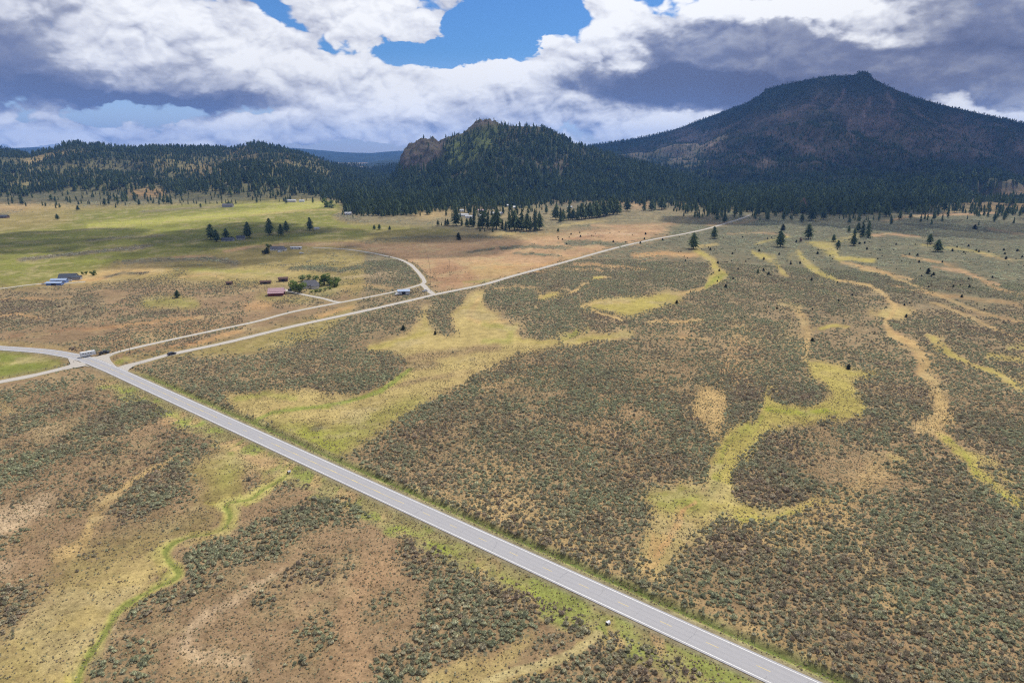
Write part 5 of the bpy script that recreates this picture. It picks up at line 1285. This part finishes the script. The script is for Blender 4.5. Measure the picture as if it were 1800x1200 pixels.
# ------------------------------------------------------------------ broadleaf trees and garden shrubs
def leafy_mesh(seed, m, n=420, flat_=1.0):
    r = np.random.default_rng(seed); V, F = [], []
    cl = [(r.normal(size=3) * np.array([.22, .22, .22]) + np.array([0, 0, .58]), .16 + r.random() * .14) for _ in range(9)]
    for k in range(n):
        c, q = cl[k % 9]; d = r.normal(size=3); d /= np.linalg.norm(d); p = c + d * q * (.7 + .4 * r.random()); p[2] = max(p[2], .06)
        t = np.cross(d, r.normal(size=3)); t /= np.linalg.norm(t) + 1e-6; w = np.cross(d, t); L = .05 + .04 * r.random()
        b = len(V); V += [p - t * L, p + w * L, p + t * L, p - w * L]; F.append((b, b + 1, b + 2, b + 3))
    TV, TF = [], []
    for z, q in ((-.02, .035), (.3, .028), (.6, .012)):
        for k in range(5): TV.append((q * math.cos(k * 1.257), q * math.sin(k * 1.257), z))
    for j in range(2):
        for k in range(5): TF.append((j * 5 + k, j * 5 + (k + 1) % 5, j * 5 + 5 + (k + 1) % 5, j * 5 + 5 + k))
    return mesh_from('crown', V, F, M[m]), mesh_from('trunk', TV, TF, M['bark'])
LP = {'leafy': [leafy_mesh(500 + i, 'leafy') for i in range(3)], 'leafy_pale': [leafy_mesh(510 + i, 'leafy_pale') for i in range(2)], 'juniper': [leafy_mesh(520 + i, 'juniper') for i in range(2)]}
def px_leafy(u, v, hp, w, kind, label, name='broadleaf_tree', cat='tree', group=None):
    x, y = map(float, P(u, v)); z = float(ground_z(np.array([x]), np.array([y]))[0]); h = hp * (y * CP + H * SP) / 1200
    cr, tr = LP[kind][int(rng.integers(0, len(LP[kind])))]
    r = bpy.data.objects.new(name, None); COL.objects.link(r); r.location = (x, y, z - .1); r.scale = (h * w, h * w, h); r.rotation_euler[2] = rng.random() * 6
    newobj('crown', cr, r); newobj('trunk', tr, r); tagt(r, label, cat, group)
for a in [
    (519, 513, 19, 1.25, 'leafy', 'large dark green tree left of the grey-roofed farmhouse'),
    (527, 515, 17, 1.1, 'leafy', 'green tree in front of the left end of the farmhouse'),
    (513, 511, 12, 1.0, 'leafy', 'low tree beside the parked car at the farmhouse'),
    (532, 494, 12, 1.2, 'leafy_pale', 'pale green tree behind the left of the farmhouse roof'),
    (543, 491, 9, 1.3, 'leafy_pale', 'second pale tree behind the farmhouse roof'),
    (571, 501, 19, 1.25, 'leafy', 'tall dark green tree right of the farmhouse'),
    (579, 501, 12, 1.2, 'leafy', 'lower tree right beside the tall dark green one'),
    (588, 504, 15, 1.0, 'leafy', 'dark tree at the right edge of the farmhouse lawn'),
    (594, 501, 15, 1.0, 'leafy_pale', 'pale green tree at the outer right of the farmhouse garden'),
    (163.5, 484, 8, 1.3, 'leafy', 'bushy tree right of the dark-roofed homestead'),
    (152.5, 483, 6, 1.0, 'leafy', 'middle small tree right of the dark-roofed homestead'),
    (145, 483, 5, 1.0, 'leafy', 'small tree nearest the dark-roofed homestead'),
    (466, 447, 8, 1.2, 'juniper', 'dark bush at the foot of the tree left of the white homestead'),
    (472, 438, 9, 1.1, 'leafy', 'green tree left of the white homestead'),
    (402, 360, 5, 1.6, 'leafy', 'green tree beside the lone dark roof in the far meadow'),
    (576, 364, 14, 1.2, 'leafy', 'bright green cottonwood at the right end of the far meadow'),
    (583, 366, 8, 1.7, 'leafy_pale', 'pale willow at the right end of the far meadow'),
    (1004, 343, 10, 1.2, 'leafy_pale', 'pale green tree among the conifers under the butte'),
    (407, 421, 6, 1.2, 'juniper', 'dark shrub in front of the dark farmhouse')]:
    px_leafy(*a)
for i, (u, v, h, kd, lb) in enumerate([(556, 513, 5, 'leafy', 'garden shrub in front of the farmhouse wall, left of the pale ones'), (563, 512, 6, 'leafy_pale', 'pale round garden shrub in front of the farmhouse'), (572, 510, 5.5, 'leafy_pale', 'silvery garden shrub on the farmhouse lawn'), (548, 514, 4, 'leafy', 'low shrub at the corner of the farmhouse garden'), (580, 508, 4, 'leafy', 'dark low shrub at the right of the garden hedge')]):
    px_leafy(u, v, h, 1.5, kd, lb, 'garden_shrub', 'shrub')

# ------------------------------------------------------------------ buildings
M['roof_grey'] = flat('grey_shingle_roof', (.10, .10, .115), .8); M['roof_dark'] = flat('dark_roof', (.055, .065, .085), .7)
M['roof_blue'] = flat('blue_metal_roof', (.30, .38, .52), .45, .5); M['roof_light'] = flat('pale_metal_roof', (.45, .46, .48), .4, .5)
M['roof_mauve'] = flat('faded_red_metal_roof', (.40, .25, .27), .5, .4); M['roof_rust'] = flat('rusty_roof', (.10, .055, .045), .8)
M['wall_cream'] = flat('cream_siding', (.62, .57, .50)); M['wall_white'] = flat('white_siding', (.62, .61, .59)); M['wall_grey'] = flat('grey_siding', (.33, .32, .31))
M['wall_red'] = flat('dark_red_boards', (.16, .035, .035), .85); M['wall_blue'] = flat('blue_metal_wall', (.14, .22, .45), .5); M['wall_brown'] = flat('brown_boards', (.13, .085, .06), .9)
M['glass'] = flat('window_glass', (.04, .05, .07), .1, .8, .05); M['trim'] = flat('white_trim', (.75, .75, .73)); M['door'] = flat('brown_door', (.16, .09, .05))
M['dark'] = flat('dark_opening', (.02, .02, .022)); M['wood'] = flat('weathered_wood', (.14, .11, .085), .95, .05, .3)
def empty(name, x, y, z=0, rz=0):
    r = bpy.data.objects.new(name, None); COL.objects.link(r); r.location = (x, y, z); r.rotation_euler = (0, 0, rz); return r
def box(name, c, s, m, parent, bev=0):
    bm = bmesh.new(); bmesh.ops.create_cube(bm, size=1)
    for v in bm.verts: v.co = Vector((c[0] + v.co.x * s[0], c[1] + v.co.y * s[1], c[2] + v.co.z * s[2]))
    if bev: bmesh.ops.bevel(bm, geom=bm.edges[:], offset=bev, segments=1, affect='EDGES')
    me = bpy.data.meshes.new(name); bm.to_mesh(me); bm.free(); me.materials.append(m); return newobj(name, me, parent)
def gable_roof(name, L, W, z0, rise, over, m, parent, cx=0, cy=0, hip=0.0, th=.22):
    a, b = L / 2 + over, W / 2 + over; h = a - hip; zz = z0 - over * rise / (W / 2)
    V = [(-a, -b, zz), (a, -b, zz), (a, b, zz), (-a, b, zz), (-h, 0, z0 + rise), (h, 0, z0 + rise)]
    V += [(p[0], p[1], p[2] - th) for p in V]; F = [(0, 1, 5, 4), (2, 3, 4, 5), (0, 4, 3), (1, 2, 5), (7, 6, 10, 11), (9, 8, 11, 10), (0, 3, 9, 6), (1, 7, 8, 2), (0, 6, 7, 1), (3, 2, 8, 9)]
    if hip <= 0:
        F = [(0, 1, 5, 4), (2, 3, 4, 5), (7, 6, 10, 11), (9, 8, 11, 10), (0, 6, 7, 1), (3, 2, 8, 9), (0, 4, 10, 6), (4, 3, 9, 10), (1, 7, 11, 5), (5, 11, 8, 2)]
    return newobj(name, mesh_from(name, [(x + cx, y + cy, z) for x, y, z in V], F, m), parent)
def walls(name, L, W, h, rise, m, parent, cx=0, cy=0, gable=True):
    a, b = L / 2, W / 2
    V = [(-a, -b, -.3), (a, -b, -.3), (a, b, -.3), (-a, b, -.3), (-a, -b, h), (a, -b, h), (a, b, h), (-a, b, h)]
    F = [(0, 1, 5, 4), (2, 3, 7, 6), (0, 3, 2, 1)]
    if gable: V += [(-a, 0, h + rise - .24), (a, 0, h + rise - .24)]; F += [(1, 2, 6, 9, 5), (3, 0, 4, 8, 7)]
    else: F += [(1, 2, 6, 5), (3, 0, 4, 7)]
    return newobj(name, mesh_from(name, [(x + cx, y + cy, z) for x, y, z in V], F, m), parent)
def house(name, label, cat, u, v, L, W, h, rise, yaw, wall, roof, wins=3, door=True, hip=0.0, chimney=False, over=.5, wing=None, group=None, big_door=False):
    x, y = map(float, P(u, v)); r = empty(name, x, y, 0, math.radians(yaw))
    walls('wall', L, W, h, rise, M[wall], r, gable=hip <= 0)
    rf = gable_roof('roof', L, W, h, rise, over, M[roof], r, hip=hip)
    if chimney: box('chimney', (L * .2, .4, h + rise * .9), (.8, .8, 1.6), M['wall_brown'], rf)
    for i in range(wins):
        cx = -L / 2 + L * (i + .7) / (wins + .4)
        w = box('window', (cx, -W / 2 - .03, h * .55), (1.3, .08, 1.1), M['trim'], r); box('pane', (cx, -W / 2 - .08, h * .55), (1.1, .04, .9), M['glass'], w)
    for s in (-1, 1):
        if wins: w = box('window', (s * (L / 2 + .03), 0, h * .55), (.08, 1.3, 1.1), M['trim'], r); box('pane', (s * (L / 2 + .08), 0, h * .55), (.04, 1.1, .9), M['glass'], w)
    if door:
        d = box('door', (L * .36, -W / 2 - .04, 1.05), (1.0, .08, 2.1), M['door'], r); box('handle', (L * .36 + .38, -W / 2 - .1, 1.0), (.08, .06, .08), M['trim'], d)
    if big_door: box('barn_door', (0, -W / 2 - .05, h * .42), (L * .3, .1, h * .84), M['dark'], r)
    if wing:
        wx, wy, wl, ww, wh, wr = wing
        g = walls('wing', wl, ww, wh, wr, M[wall], r, wx, wy); gable_roof('wing_roof', wl, ww, wh, wr, over, M[roof], r, wx, wy)
    tagt(r, label, cat, group); return r
house('farmhouse', 'grey-roofed farmhouse among green garden trees beside the driveway', 'house', 545, 505, 15, 10, 2.9, 3.6, 18, 'wall_cream', 'roof_grey', 4, hip=3.2, chimney=True, wing=(4, -6, 6, 5, 2.7, 1.6))
house('red_barn', 'dark red barn with a faded roof at the end of the driveway', 'barn', 486, 517, 12, 7, 3.2, 2.2, 12, 'wall_red', 'roof_mauve', 0, False, big_door=True, wing=(0, -4.6, 12, 2.4, 2.2, .5))
house('small_barn', 'small dark red outbuilding touching the right of the red barn', 'barn', 496, 516, 5, 5, 2.4, 1.3, 20, 'wall_red', 'roof_mauve', 0, True)
house('livestock_shed', 'long low rust-brown shed behind the paddock, left of the farmhouse', 'shed', 467, 498, 9, 3.6, 2.0, .7, 8, 'wall_brown', 'roof_rust', 0, False, big_door=True)
house('livestock_shed', 'taller rust-brown shed nearest the farmhouse trees', 'shed', 498, 494, 8, 4.5, 2.8, 1.1, 14, 'wall_brown', 'roof_rust', 0, False, big_door=True)
house('livestock_shed', 'small lone square shed furthest left in the paddock', 'shed', 403.5, 500, 4.5, 4, 2.2, .7, 0, 'wall_brown', 'roof_rust', 0, False, big_door=True)
house('machine_shed', 'blue-roofed metal shed between the gravel road and the lane', 'shed', 710, 516, 9.5, 6.5, 2.8, 1.0, 8, 'roof_light', 'roof_blue', 0, False, big_door=True)
house('long_shed', 'front long blue metal shed at the left homestead', 'shed', 97, 501, 12.5, 5, 2.4, 1.0, 6, 'wall_blue', 'roof_blue', 0, False, big_door=True)
house('long_shed', 'rear long blue metal shed at the left homestead', 'shed', 105, 496.5, 13, 5, 2.8, 1.1, 6, 'wall_blue', 'roof_blue', 0, False, big_door=True)
house('homestead', 'dark-roofed house behind the blue sheds on the left', 'house', 121, 491, 14, 9, 2.8, 2.8, 14, 'wall_grey', 'roof_dark', 4, wing=(8, -3, 7, 6, 2.6, 1.3))
house('homestead', 'white homestead with grey roof on the pink rise', 'house', 488, 440, 15, 9, 2.8, 2.4, 2, 'wall_white', 'roof_grey', 4, wing=(7, -4, 9, 6, 2.6, 1.2))
house('mobile_home', 'long white mobile home right of the white homestead', 'mobile home', 521, 438, 13, 4.5, 2.8, .6, 2, 'wall_white', 'roof_light', 3)
house('farmhouse', 'dark farmhouse under the pines in the meadow', 'house', 401, 424, 15, 9, 2.8, 2.4, 4, 'wall_grey', 'roof_dark', 3)
house('farmhouse', 'second dark roof between the pines of the meadow farm', 'house', 423, 421, 10, 9, 3, 2.6, 30, 'wall_grey', 'roof_dark', 2)
house('field_shed', 'small pale shed beside the lone pine in the meadow', 'shed', 557, 403, 7, 4, 2.4, .8, 0, 'wall_white', 'roof_light', 0, False)
house('farmhouse', 'lone dark-roofed house in the far green meadow', 'house', 401, 364, 22, 12, 3.5, 4, 6, 'wall_grey', 'roof_grey', 3)
house('long_barn', 'long pale barn at the foot of the left hills', 'barn', 511, 355, 26, 9, 4, 2, 2, 'wall_cream', 'roof_light', 0, False)
house('long_barn', 'smaller pale barn right of the long one under the hills', 'barn', 531, 355, 12, 8, 3.5, 2, 2, 'wall_white', 'roof_light', 0, False)
house('ranch_house', 'low dark house at the left edge of the plain', 'house', 7, 383, 15, 9, 3, 2.5, 0, 'wall_brown', 'roof_dark', 2)
for (u, v, L, W, rf, lb) in [(812, 380, 24, 9, 'roof_light', 'white long-roofed building left of the tallest grove pine'), (825, 383, 14, 7, 'roof_light', 'low white shed just right of the long-roofed building'), (849, 381, 15, 9, 'roof_light', 'white house between the conifers of the grove'), (846, 372, 12, 8, 'roof_mauve', 'reddish-roofed house in the clearing behind the grove'),
                             (866, 377, 9, 7, 'roof_light', 'small pale house among conifers, middle of the hamlet'), (880, 377, 8, 6, 'roof_light', 'small white shed below the green clearing of the hamlet'), (894, 363, 10, 7, 'roof_light', 'white house at the left end of the green clearing'), (905, 366, 8, 6, 'roof_light', 'tiny white shed on the green clearing'), (916, 365, 10, 7, 'roof_light', 'white house at the right end of the green clearing'), (612, 377, 12, 6, 'roof_light', 'pale building half hidden under the leftmost butte trees'), (1002, 366, 9, 6, 'roof_light', 'pale cabin behind the slanting row of conifers'), (812, 372, 8, 6, 'roof_light', 'small white building behind the long white roof')]:
    house('village_house', lb, 'house', u, v, L, W, 3.2, 1.6, float(rng.integers(-15, 15)), 'wall_white', rf, 2, True)

# ------------------------------------------------------------------ vehicles
M['car_dark'] = flat('dark_blue_car_paint', (.02, .024, .04), .25, .6, .05); M['car_black'] = flat('black_pickup_paint', (.015, .015, .02), .25, .6, .05); M['car_white'] = flat('white_vehicle_paint', (.66, .66, .65), .35, .5, .05)
M['tyre'] = flat('tyre_rubber', (.02, .02, .02), .9); M['rim'] = flat('wheel_rim', (.4, .4, .42), .35, .5); M['lamp'] = flat('headlight_glass', (.7, .7, .65), .2, .6); M['tail'] = flat('tail_light', (.35, .02, .02), .3, .5); M['silver'] = flat('silver_trim', (.45, .45, .47), .35, .5)
def prism(name, prof, w, m, parent, inset=None):
    """side profile (x, z) extruded across y; inset narrows the upper points"""
    V, n = [], len(prof); zm = max(p[1] for p in prof)
    for s in (-1, 1):
        for x_, z_ in prof: V.append((x_, s * (w / 2 - (inset or 0) * (z_ / zm) ** 3), z_))
    F = [tuple(range(n))[::-1], tuple(range(n, 2 * n))] + [(i, (i + 1) % n, n + (i + 1) % n, n + i) for i in range(n)]
    me = mesh_from(name, V, F, m); bm = bmesh.new(); bm.from_mesh(me); bmesh.ops.recalc_face_normals(bm, faces=bm.faces); bm.to_mesh(me); bm.free()
    return newobj(name, me, parent)
def wheel(x_, y_, r_, parent, w=.26):
    bm = bmesh.new(); bmesh.ops.create_cone(bm, cap_ends=True, segments=14, radius1=r_, radius2=r_, depth=w, matrix=Matrix.Translation((x_, y_, r_)) @ Matrix.Rotation(math.pi / 2, 4, 'X'))
    me = bpy.data.meshes.new('wheel'); bm.to_mesh(me); bm.free(); me.materials.append(M['tyre']); o = newobj('wheel', me, parent)
    bm = bmesh.new(); bmesh.ops.create_cone(bm, cap_ends=True, segments=10, radius1=r_ * .55, radius2=r_ * .55, depth=w + .04, matrix=Matrix.Translation((x_, y_, r_)) @ Matrix.Rotation(math.pi / 2, 4, 'X'))
    me = bpy.data.meshes.new('rim'); bm.to_mesh(me); bm.free(); me.materials.append(M['rim']); newobj('rim', me, o)
def yaw_px(a, b):
    p, q = np.array(P(*a)), np.array(P(*b)); return math.atan2(q[1] - p[1], q[0] - p[0]), (p + q) / 2, float(np.linalg.norm(q - p))
def car_body(r, L, W, paint, kind):
    if kind == 'pickup':
        prism('body', [(-L / 2, .55), (-L / 2, 1.15), (-.35, 1.15), (L * .22, 1.15), (L / 2 - .15, 1.08), (L / 2, .85), (L / 2, .45), (-L / 2 + .1, .45)], W, M[paint], r)
        cab = prism('cab', [(-.55, 1.15), (-.40, 1.80), (.85, 1.82), (1.55, 1.15)], W - .1, M[paint], r, .18)
        box('bed_cover', (-L / 2 + 1.05, 0, 1.17), (1.7, W - .3, .06), M['dark'], r)
        for s in (-1, 1): box('window', (.45, s * (W / 2 - .14), 1.47), (1.4, .05, .38), M['glass'], r)
        prism('windscreen', [(.96, 1.70), (1.02, 1.76), (1.60, 1.22), (1.53, 1.18)], W - .42, M['glass'], r)
    else:
        prism('body', [(-L / 2, .5), (-L / 2 + .05, 1.0), (-L / 2 + .5, 1.08), (L * .2, 1.05), (L / 2 - .2, .92), (L / 2, .7), (L / 2, .4), (-L / 2 + .1, .35)], W, M[paint], r)
        prism('cab', [(-L / 2 + .25, 1.04), (-L / 2 + .75, 1.62), (.45, 1.66), (1.15, 1.04)], W - .08, M[paint], r, .2)
        for s in (-1, 1): box('window', (-.45, s * (W / 2 - .17), 1.34), (1.9, .05, .34), M['glass'], r)
        prism('windscreen', [(.54, 1.58), (.60, 1.62), (1.20, 1.10), (1.12, 1.06)], W - .42, M['glass'], r)
    for s in (-1, 1):
        for x_ in (-L * .31, L * .31): wheel(x_, s * (W / 2 - .1), .38 if kind == 'pickup' else .34, r)
        box('headlight', (L / 2 + .01, s * (W / 2 - .28), .80), (.06, .32, .16), M['lamp'], r); box('tail_light', (-L / 2 - .01, s * (W / 2 - .2), .88), (.06, .2, .22), M['tail'], r)
def vehicle(name, label, cat, a, b, paint, kind, L=None, z=.06):
    yw, c, LL = yaw_px(a, b); r = empty(name, c[0], c[1], z, yw); car_body(r, L or LL, 1.95, paint, kind); tagt(r, label, cat); return r, yw, c
yw, c, _ = yaw_px((153, 626.5), (193, 619.5)); d_ = np.array([math.cos(yw), math.sin(yw)])
pc = np.array(P(193, 619.5)) - d_ * 2.9
r = empty('pickup_truck', pc[0], pc[1], .06, yw); car_body(r, 5.7, 2.0, 'car_black', 'pickup'); tagt(r, 'black pickup truck towing the white trailer at the junction', 'pickup truck')
tc = pc - d_ * (2.85 + 5.4)
r = empty('horse_trailer', tc[0], tc[1], .06, yw); Lt = 7.6
prism('body', [(-Lt / 2, .55), (-Lt / 2, 2.75), (-Lt / 2 + .15, 2.85), (Lt / 2 - .25, 2.85), (Lt / 2, 2.6), (Lt / 2, .55)], 2.35, M['car_white'], r)
box('roof', (0, 0, 2.89), (Lt - .3, 2.2, .08), M['car_white'], r)
for s in (-1, 1):
    box('side_stripe', (0, s * 1.185, 1.25), (Lt - .4, .03, .35), M['silver'], r)
    for k in (-2.6, -1.3, 0, 1.3): w = box('window', (k, s * 1.19, 2.1), (.8, .04, .4), M['glass'], r)
    for k in (-.55, .45): wheel(k, s * 1.1, .38, r)
box('fender', (-.05, 0, .86), (2.2, 2.5, .12), M['silver'], r); box('rear_door', (-Lt / 2 - .02, 0, 1.6), (.05, 2.0, 1.9), M['silver'], r)
prism('hitch', [(Lt / 2 - .05, .55), (Lt / 2 - .05, .70), (Lt / 2 + 1.3, .66), (Lt / 2 + 1.3, .55)], .5, M['dark'], r)
tagt(r, 'long white trailer hitched behind the black pickup at the junction', 'trailer')
vehicle('parked_car', 'dark blue car driving on the long gravel road near the junction', 'car', (294.5, 625.2), (309.5, 621.4), 'car_dark', 'car', 4.9, .05)
vehicle('parked_car', 'dark car parked beside the farmhouse trees', 'car', (508, 511), (513.5, 509.5), 'car_black', 'car', 4.7, .0)
vehicle('parked_pickup', 'white pickup at the left end of the blue sheds', 'pickup truck', (75, 500.5), (84, 499.5), 'car_white', 'pickup', 5.6, .0)
vehicle('parked_car', 'white car in front of the blue-roofed machine shed', 'car', (695, 519), (702, 517.5), 'car_white', 'car', 4.6, .0)
vehicle('parked_car', 'white van-like car in the yard below the white homestead', 'car', (526, 446), (534, 445.5), 'car_white', 'car', 5, .0)
vehicle('parked_car', 'white car directly below the wall of the white homestead', 'car', (489, 443.5), (495, 443), 'car_white', 'car', 5, .0)
vehicle('parked_pickup', 'pale pickup between the dark-roofed house and its wing', 'pickup truck', (118, 495), (124, 494.5), 'car_white', 'pickup', 5.4, .0)
vehicle('parked_pickup', 'white pickup standing by the spur of the gravel lane', 'pickup truck', (744, 512.8), (750, 512.0), 'car_white', 'pickup', 4.8, .0)

# ------------------------------------------------------------------ poles, fences, culverts
def cyl(name, p0, p1, r0, m, parent, n=6, r1=None):
    p0, p1 = Vector(p0), Vector(p1); d = p1 - p0; q = d.to_track_quat('Z', 'Y').to_matrix(); V = []
    for p, rr_ in ((p0, r0), (p1, r1 or r0)):
        for k in range(n): V.append(p + q @ Vector((rr_ * math.cos(k * 6.2832 / n), rr_ * math.sin(k * 6.2832 / n), 0)))
    F = [(k, (k + 1) % n, n + (k + 1) % n, n + k) for k in range(n)] + [tuple(range(n))[::-1], tuple(range(n, 2 * n))]
    return newobj(name, mesh_from(name, V, F, m), parent)
def pole(u, v, h, rz, label, group=None, arm=True):
    x, y = map(float, P(u, v)); r = empty('utility_pole', x, y, -.1, rz)
    cyl('post', (0, 0, -.5), (0, 0, h), .14, M['wood'], r, 7, .09)
    if arm:
        cyl('crossarm', (-1.2, 0, h - .6), (1.2, 0, h - .6), .07, M['wood'], r, 4)
        for k in (-1.1, -.4, .4, 1.1): cyl('insulator', (k, 0, h - .55), (k, 0, h - .3), .06, M['silver'], r, 5)
    tagt(r, label, 'utility pole', group)
pole(206.5, 617, 10, .4, 'left of two utility poles standing by the start of the lane')
pole(212.5, 618.5, 11, .4, 'right of two utility poles standing by the start of the lane')
pole(229, 624, 9, .4, 'slim utility pole between the lane and the gravel road', arm=True)
for u, v, lb in [(790, 470, 'in the reddish field beside the lane bend'), (949, 478, 'close above the gravel road in the orange field'), (1021, 430, 'far up the pink field'), (598, 433, 'by the start of the pale loop near the white homestead'), (249, 397, 'in the far green meadow, left'), (404, 390, 'in the far green meadow, right'), (310, 590, 'on the brown plain beside the lane')]:
    pole(u, v, 8.5, float(rng.random() * 3), 'thin utility pole ' + lb)
def fence(pts, label, step=3.0, h=1.3, wires=3):
    w = [np.array(P(u, v)) for u, v in pts]; r = empty('wire_fence', float(w[0][0]), float(w[0][1])); x0, y0 = w[0]
    seg = []
    pl = np.concatenate([np.linspace(a, b, max(2, int(np.linalg.norm(b - a) / step)), endpoint=False) for a, b in zip(w[:-1], w[1:])] + [w[-1][None]])
    zs = ground_z(pl[:, 0], pl[:, 1])
    post = None
    for (px_, py_), z_ in zip(pl, zs):
        if post is None:
            post = cyl('post', (0, 0, -.2), (0, 0, h), .09, M['wood'], r, 5); o = post
        else: o = newobj('post', post.data, r)
        o.location = (px_ - x0, py_ - y0, z_)
    for k in range(wires):
        zz_ = h * (.35 + .28 * k); V, F = [], []
        for i, ((px_, py_), z_) in enumerate(zip(pl, zs)):
            V += [(px_ - x0, py_ - y0, z_ + zz_ - .012), (px_ - x0, py_ - y0, z_ + zz_ + .012)]
            if i: F.append((2 * i - 2, 2 * i, 2 * i + 1, 2 * i - 1))
        newobj('wire', mesh_from('wire', V, F, M['silver']), r)
    tagt(r, label, 'fence')
fence([(-60, 681), (0, 666), (50, 656), (95, 646.5), (130, 637)], 'wire fence with dark posts between the green pasture and the side road', 3.2)
fence([(757, 512), (757, 490), (755, 468), (752, 448)], 'straight wire fence bounding the reddish field beside the lane bend', 9)
fence([(600, 490), (640, 499), (690, 511)], 'dark post fence running from the farmhouse garden to the lane', 7)
fence([(425, 497), (450, 504), (470, 511)], 'rail fence of the paddock left of the red barn', 5)
for (u, v, lb) in [(507, 828, 'dark culvert mouth with pale headwall where the stream meets the verge'), (1068, 1093, 'small pale culvert end in the green verge by the yellow track')]:
    x, y = map(float, P(u, v)); r = empty('culvert', x, y, float(ground_z(np.array([x]), np.array([y]))[0]), math.atan2(dirh[1], dirh[0]))
    box('headwall', (0, .3, .22), (1.3, .22, .6), M['wall_cream'], r)
    cyl('pipe', (0, -.35, .3), (0, .8, .3), .42, M['silver'], r, 12); cyl('opening', (0, -.37, .3), (0, -.34, .3), .36, M['dark'], r, 12)
    tagt(r, lb, 'culvert')
# marker posts along the road
for i, (u, v) in enumerate([(247, 640), (244, 637.5)][:1]):
    x, y = map(float, P(u, v)); r = empty('road_sign', x, y, 0, 2.2)
    cyl('post', (0, 0, -.2), (0, 0, 2.3), .05, M['silver'], r); box('panel', (0, -.04, 2.1), (.6, .03, .6), M['silver'], r); tagt(r, 'small sign seen from behind where the gravel road meets the highway', 'sign')

# ------------------------------------------------------------------ unseen clouds, added above the frame to shade mountain, left hills and plain
def m_cloud(t, b):
    pos = t.node('ShaderNodeNewGeometry').outputs['Position']
    b.inputs['Base Color'].default_value = (.85, .86, .9, 1)
    t.put(b.inputs['Alpha'], t.rng(t.noise(pos, .0016, 5, .6), .34, .62, .25, .88))
M['cloud'] = mat('cloud', m_cloud, 1, 0)
def m_shade_cloud2(t, b):
    m_cloud(t, b); mr = b.inputs['Alpha'].links[0].from_node; mr.inputs[3].default_value = .22; mr.inputs[4].default_value = .72
M['thin_cloud'] = mat('thin_cloud', m_shade_cloud2, 1, 0)
def cloud(cx, cy_, cz, rx, ry, seed, n=26, m='cloud'):
    r = np.random.default_rng(seed); V, F = [], []; v, f = ico(3)
    for k in range(n):
        a = r.random() * 6.28; q = math.sqrt(r.random()) * .82; p = np.array([math.cos(a) * q * rx, math.sin(a) * q * ry, 0]); s_ = (rx + ry) * .5 * (.16 + .2 * r.random())
        w = v * (1 + .35 * fbm(v[:, 0] * 2 + k, v[:, 1] * 2 + v[:, 2] * 2, 3, seed + k))[:, None] * np.array([s_, s_, s_ * .45]) + p
        w[:, 2] = np.where(w[:, 2] < 0, w[:, 2] * .15, w[:, 2]); b = len(V); V += list(w + [cx, cy_, cz]); F += [[q_ + b for q_ in g] for g in f]
    o = newobj('cloud', mesh_from('cloud', V, F, M[m], smooth=True)); o['kind'] = 'structure'; return o
cloud(3050, 5050, 2000, 1900, 2050, 5, 34)
cloud(-900, 4900, 1900, 1300, 700, 9, 14, 'thin_cloud')
cloud(110, 1850, 1500, 420, 220, 12, 14, 'thin_cloud')
cloud(1330, 2200, 1500, 560, 330, 15, 14, 'thin_cloud')

# ------------------------------------------------------------------ air
def haze():
    me = bpy.data.meshes.new('haze'); bm = bmesh.new(); bmesh.ops.create_cube(bm, size=1)
    for v_ in bm.verts: v_.co = Vector((v_.co.x * 38000, v_.co.y * 38000, -6 if v_.co.z < 0 else 700))
    bm.to_mesh(me); bm.free(); m = bpy.data.materials.new('haze_air'); m.use_nodes = True; t = NT(m.node_tree); t.n.clear()
    pv = t.node('ShaderNodeVolumePrincipled'); pv.inputs['Color'].default_value = HAZE_COL; pv.inputs['Density'].default_value = HAZE_D; pv.inputs['Anisotropy'].default_value = .2
    out = t.node('ShaderNodeOutputMaterial'); t.l.new(pv.outputs[0], out.inputs['Volume']); me.materials.append(m)
    o = newobj('haze', me); o['kind'] = 'stuff'; o['label'] = 'thin bluish haze'
if HAZE_D > 0: haze()
# flip any face-down ribbons
for o in bpy.data.objects:
    if o.type == 'MESH' and o.get('kind') == 'structure' and o.name.split('.')[0] in ('highway', 'edge_line', 'centre_dash', 'centre_line', 'gravel_road', 'gravel_lane', 'driveway', 'dirt_track'):
        if len(o.data.polygons) and o.data.polygons[0].normal.z < 0: o.data.flip_normals()
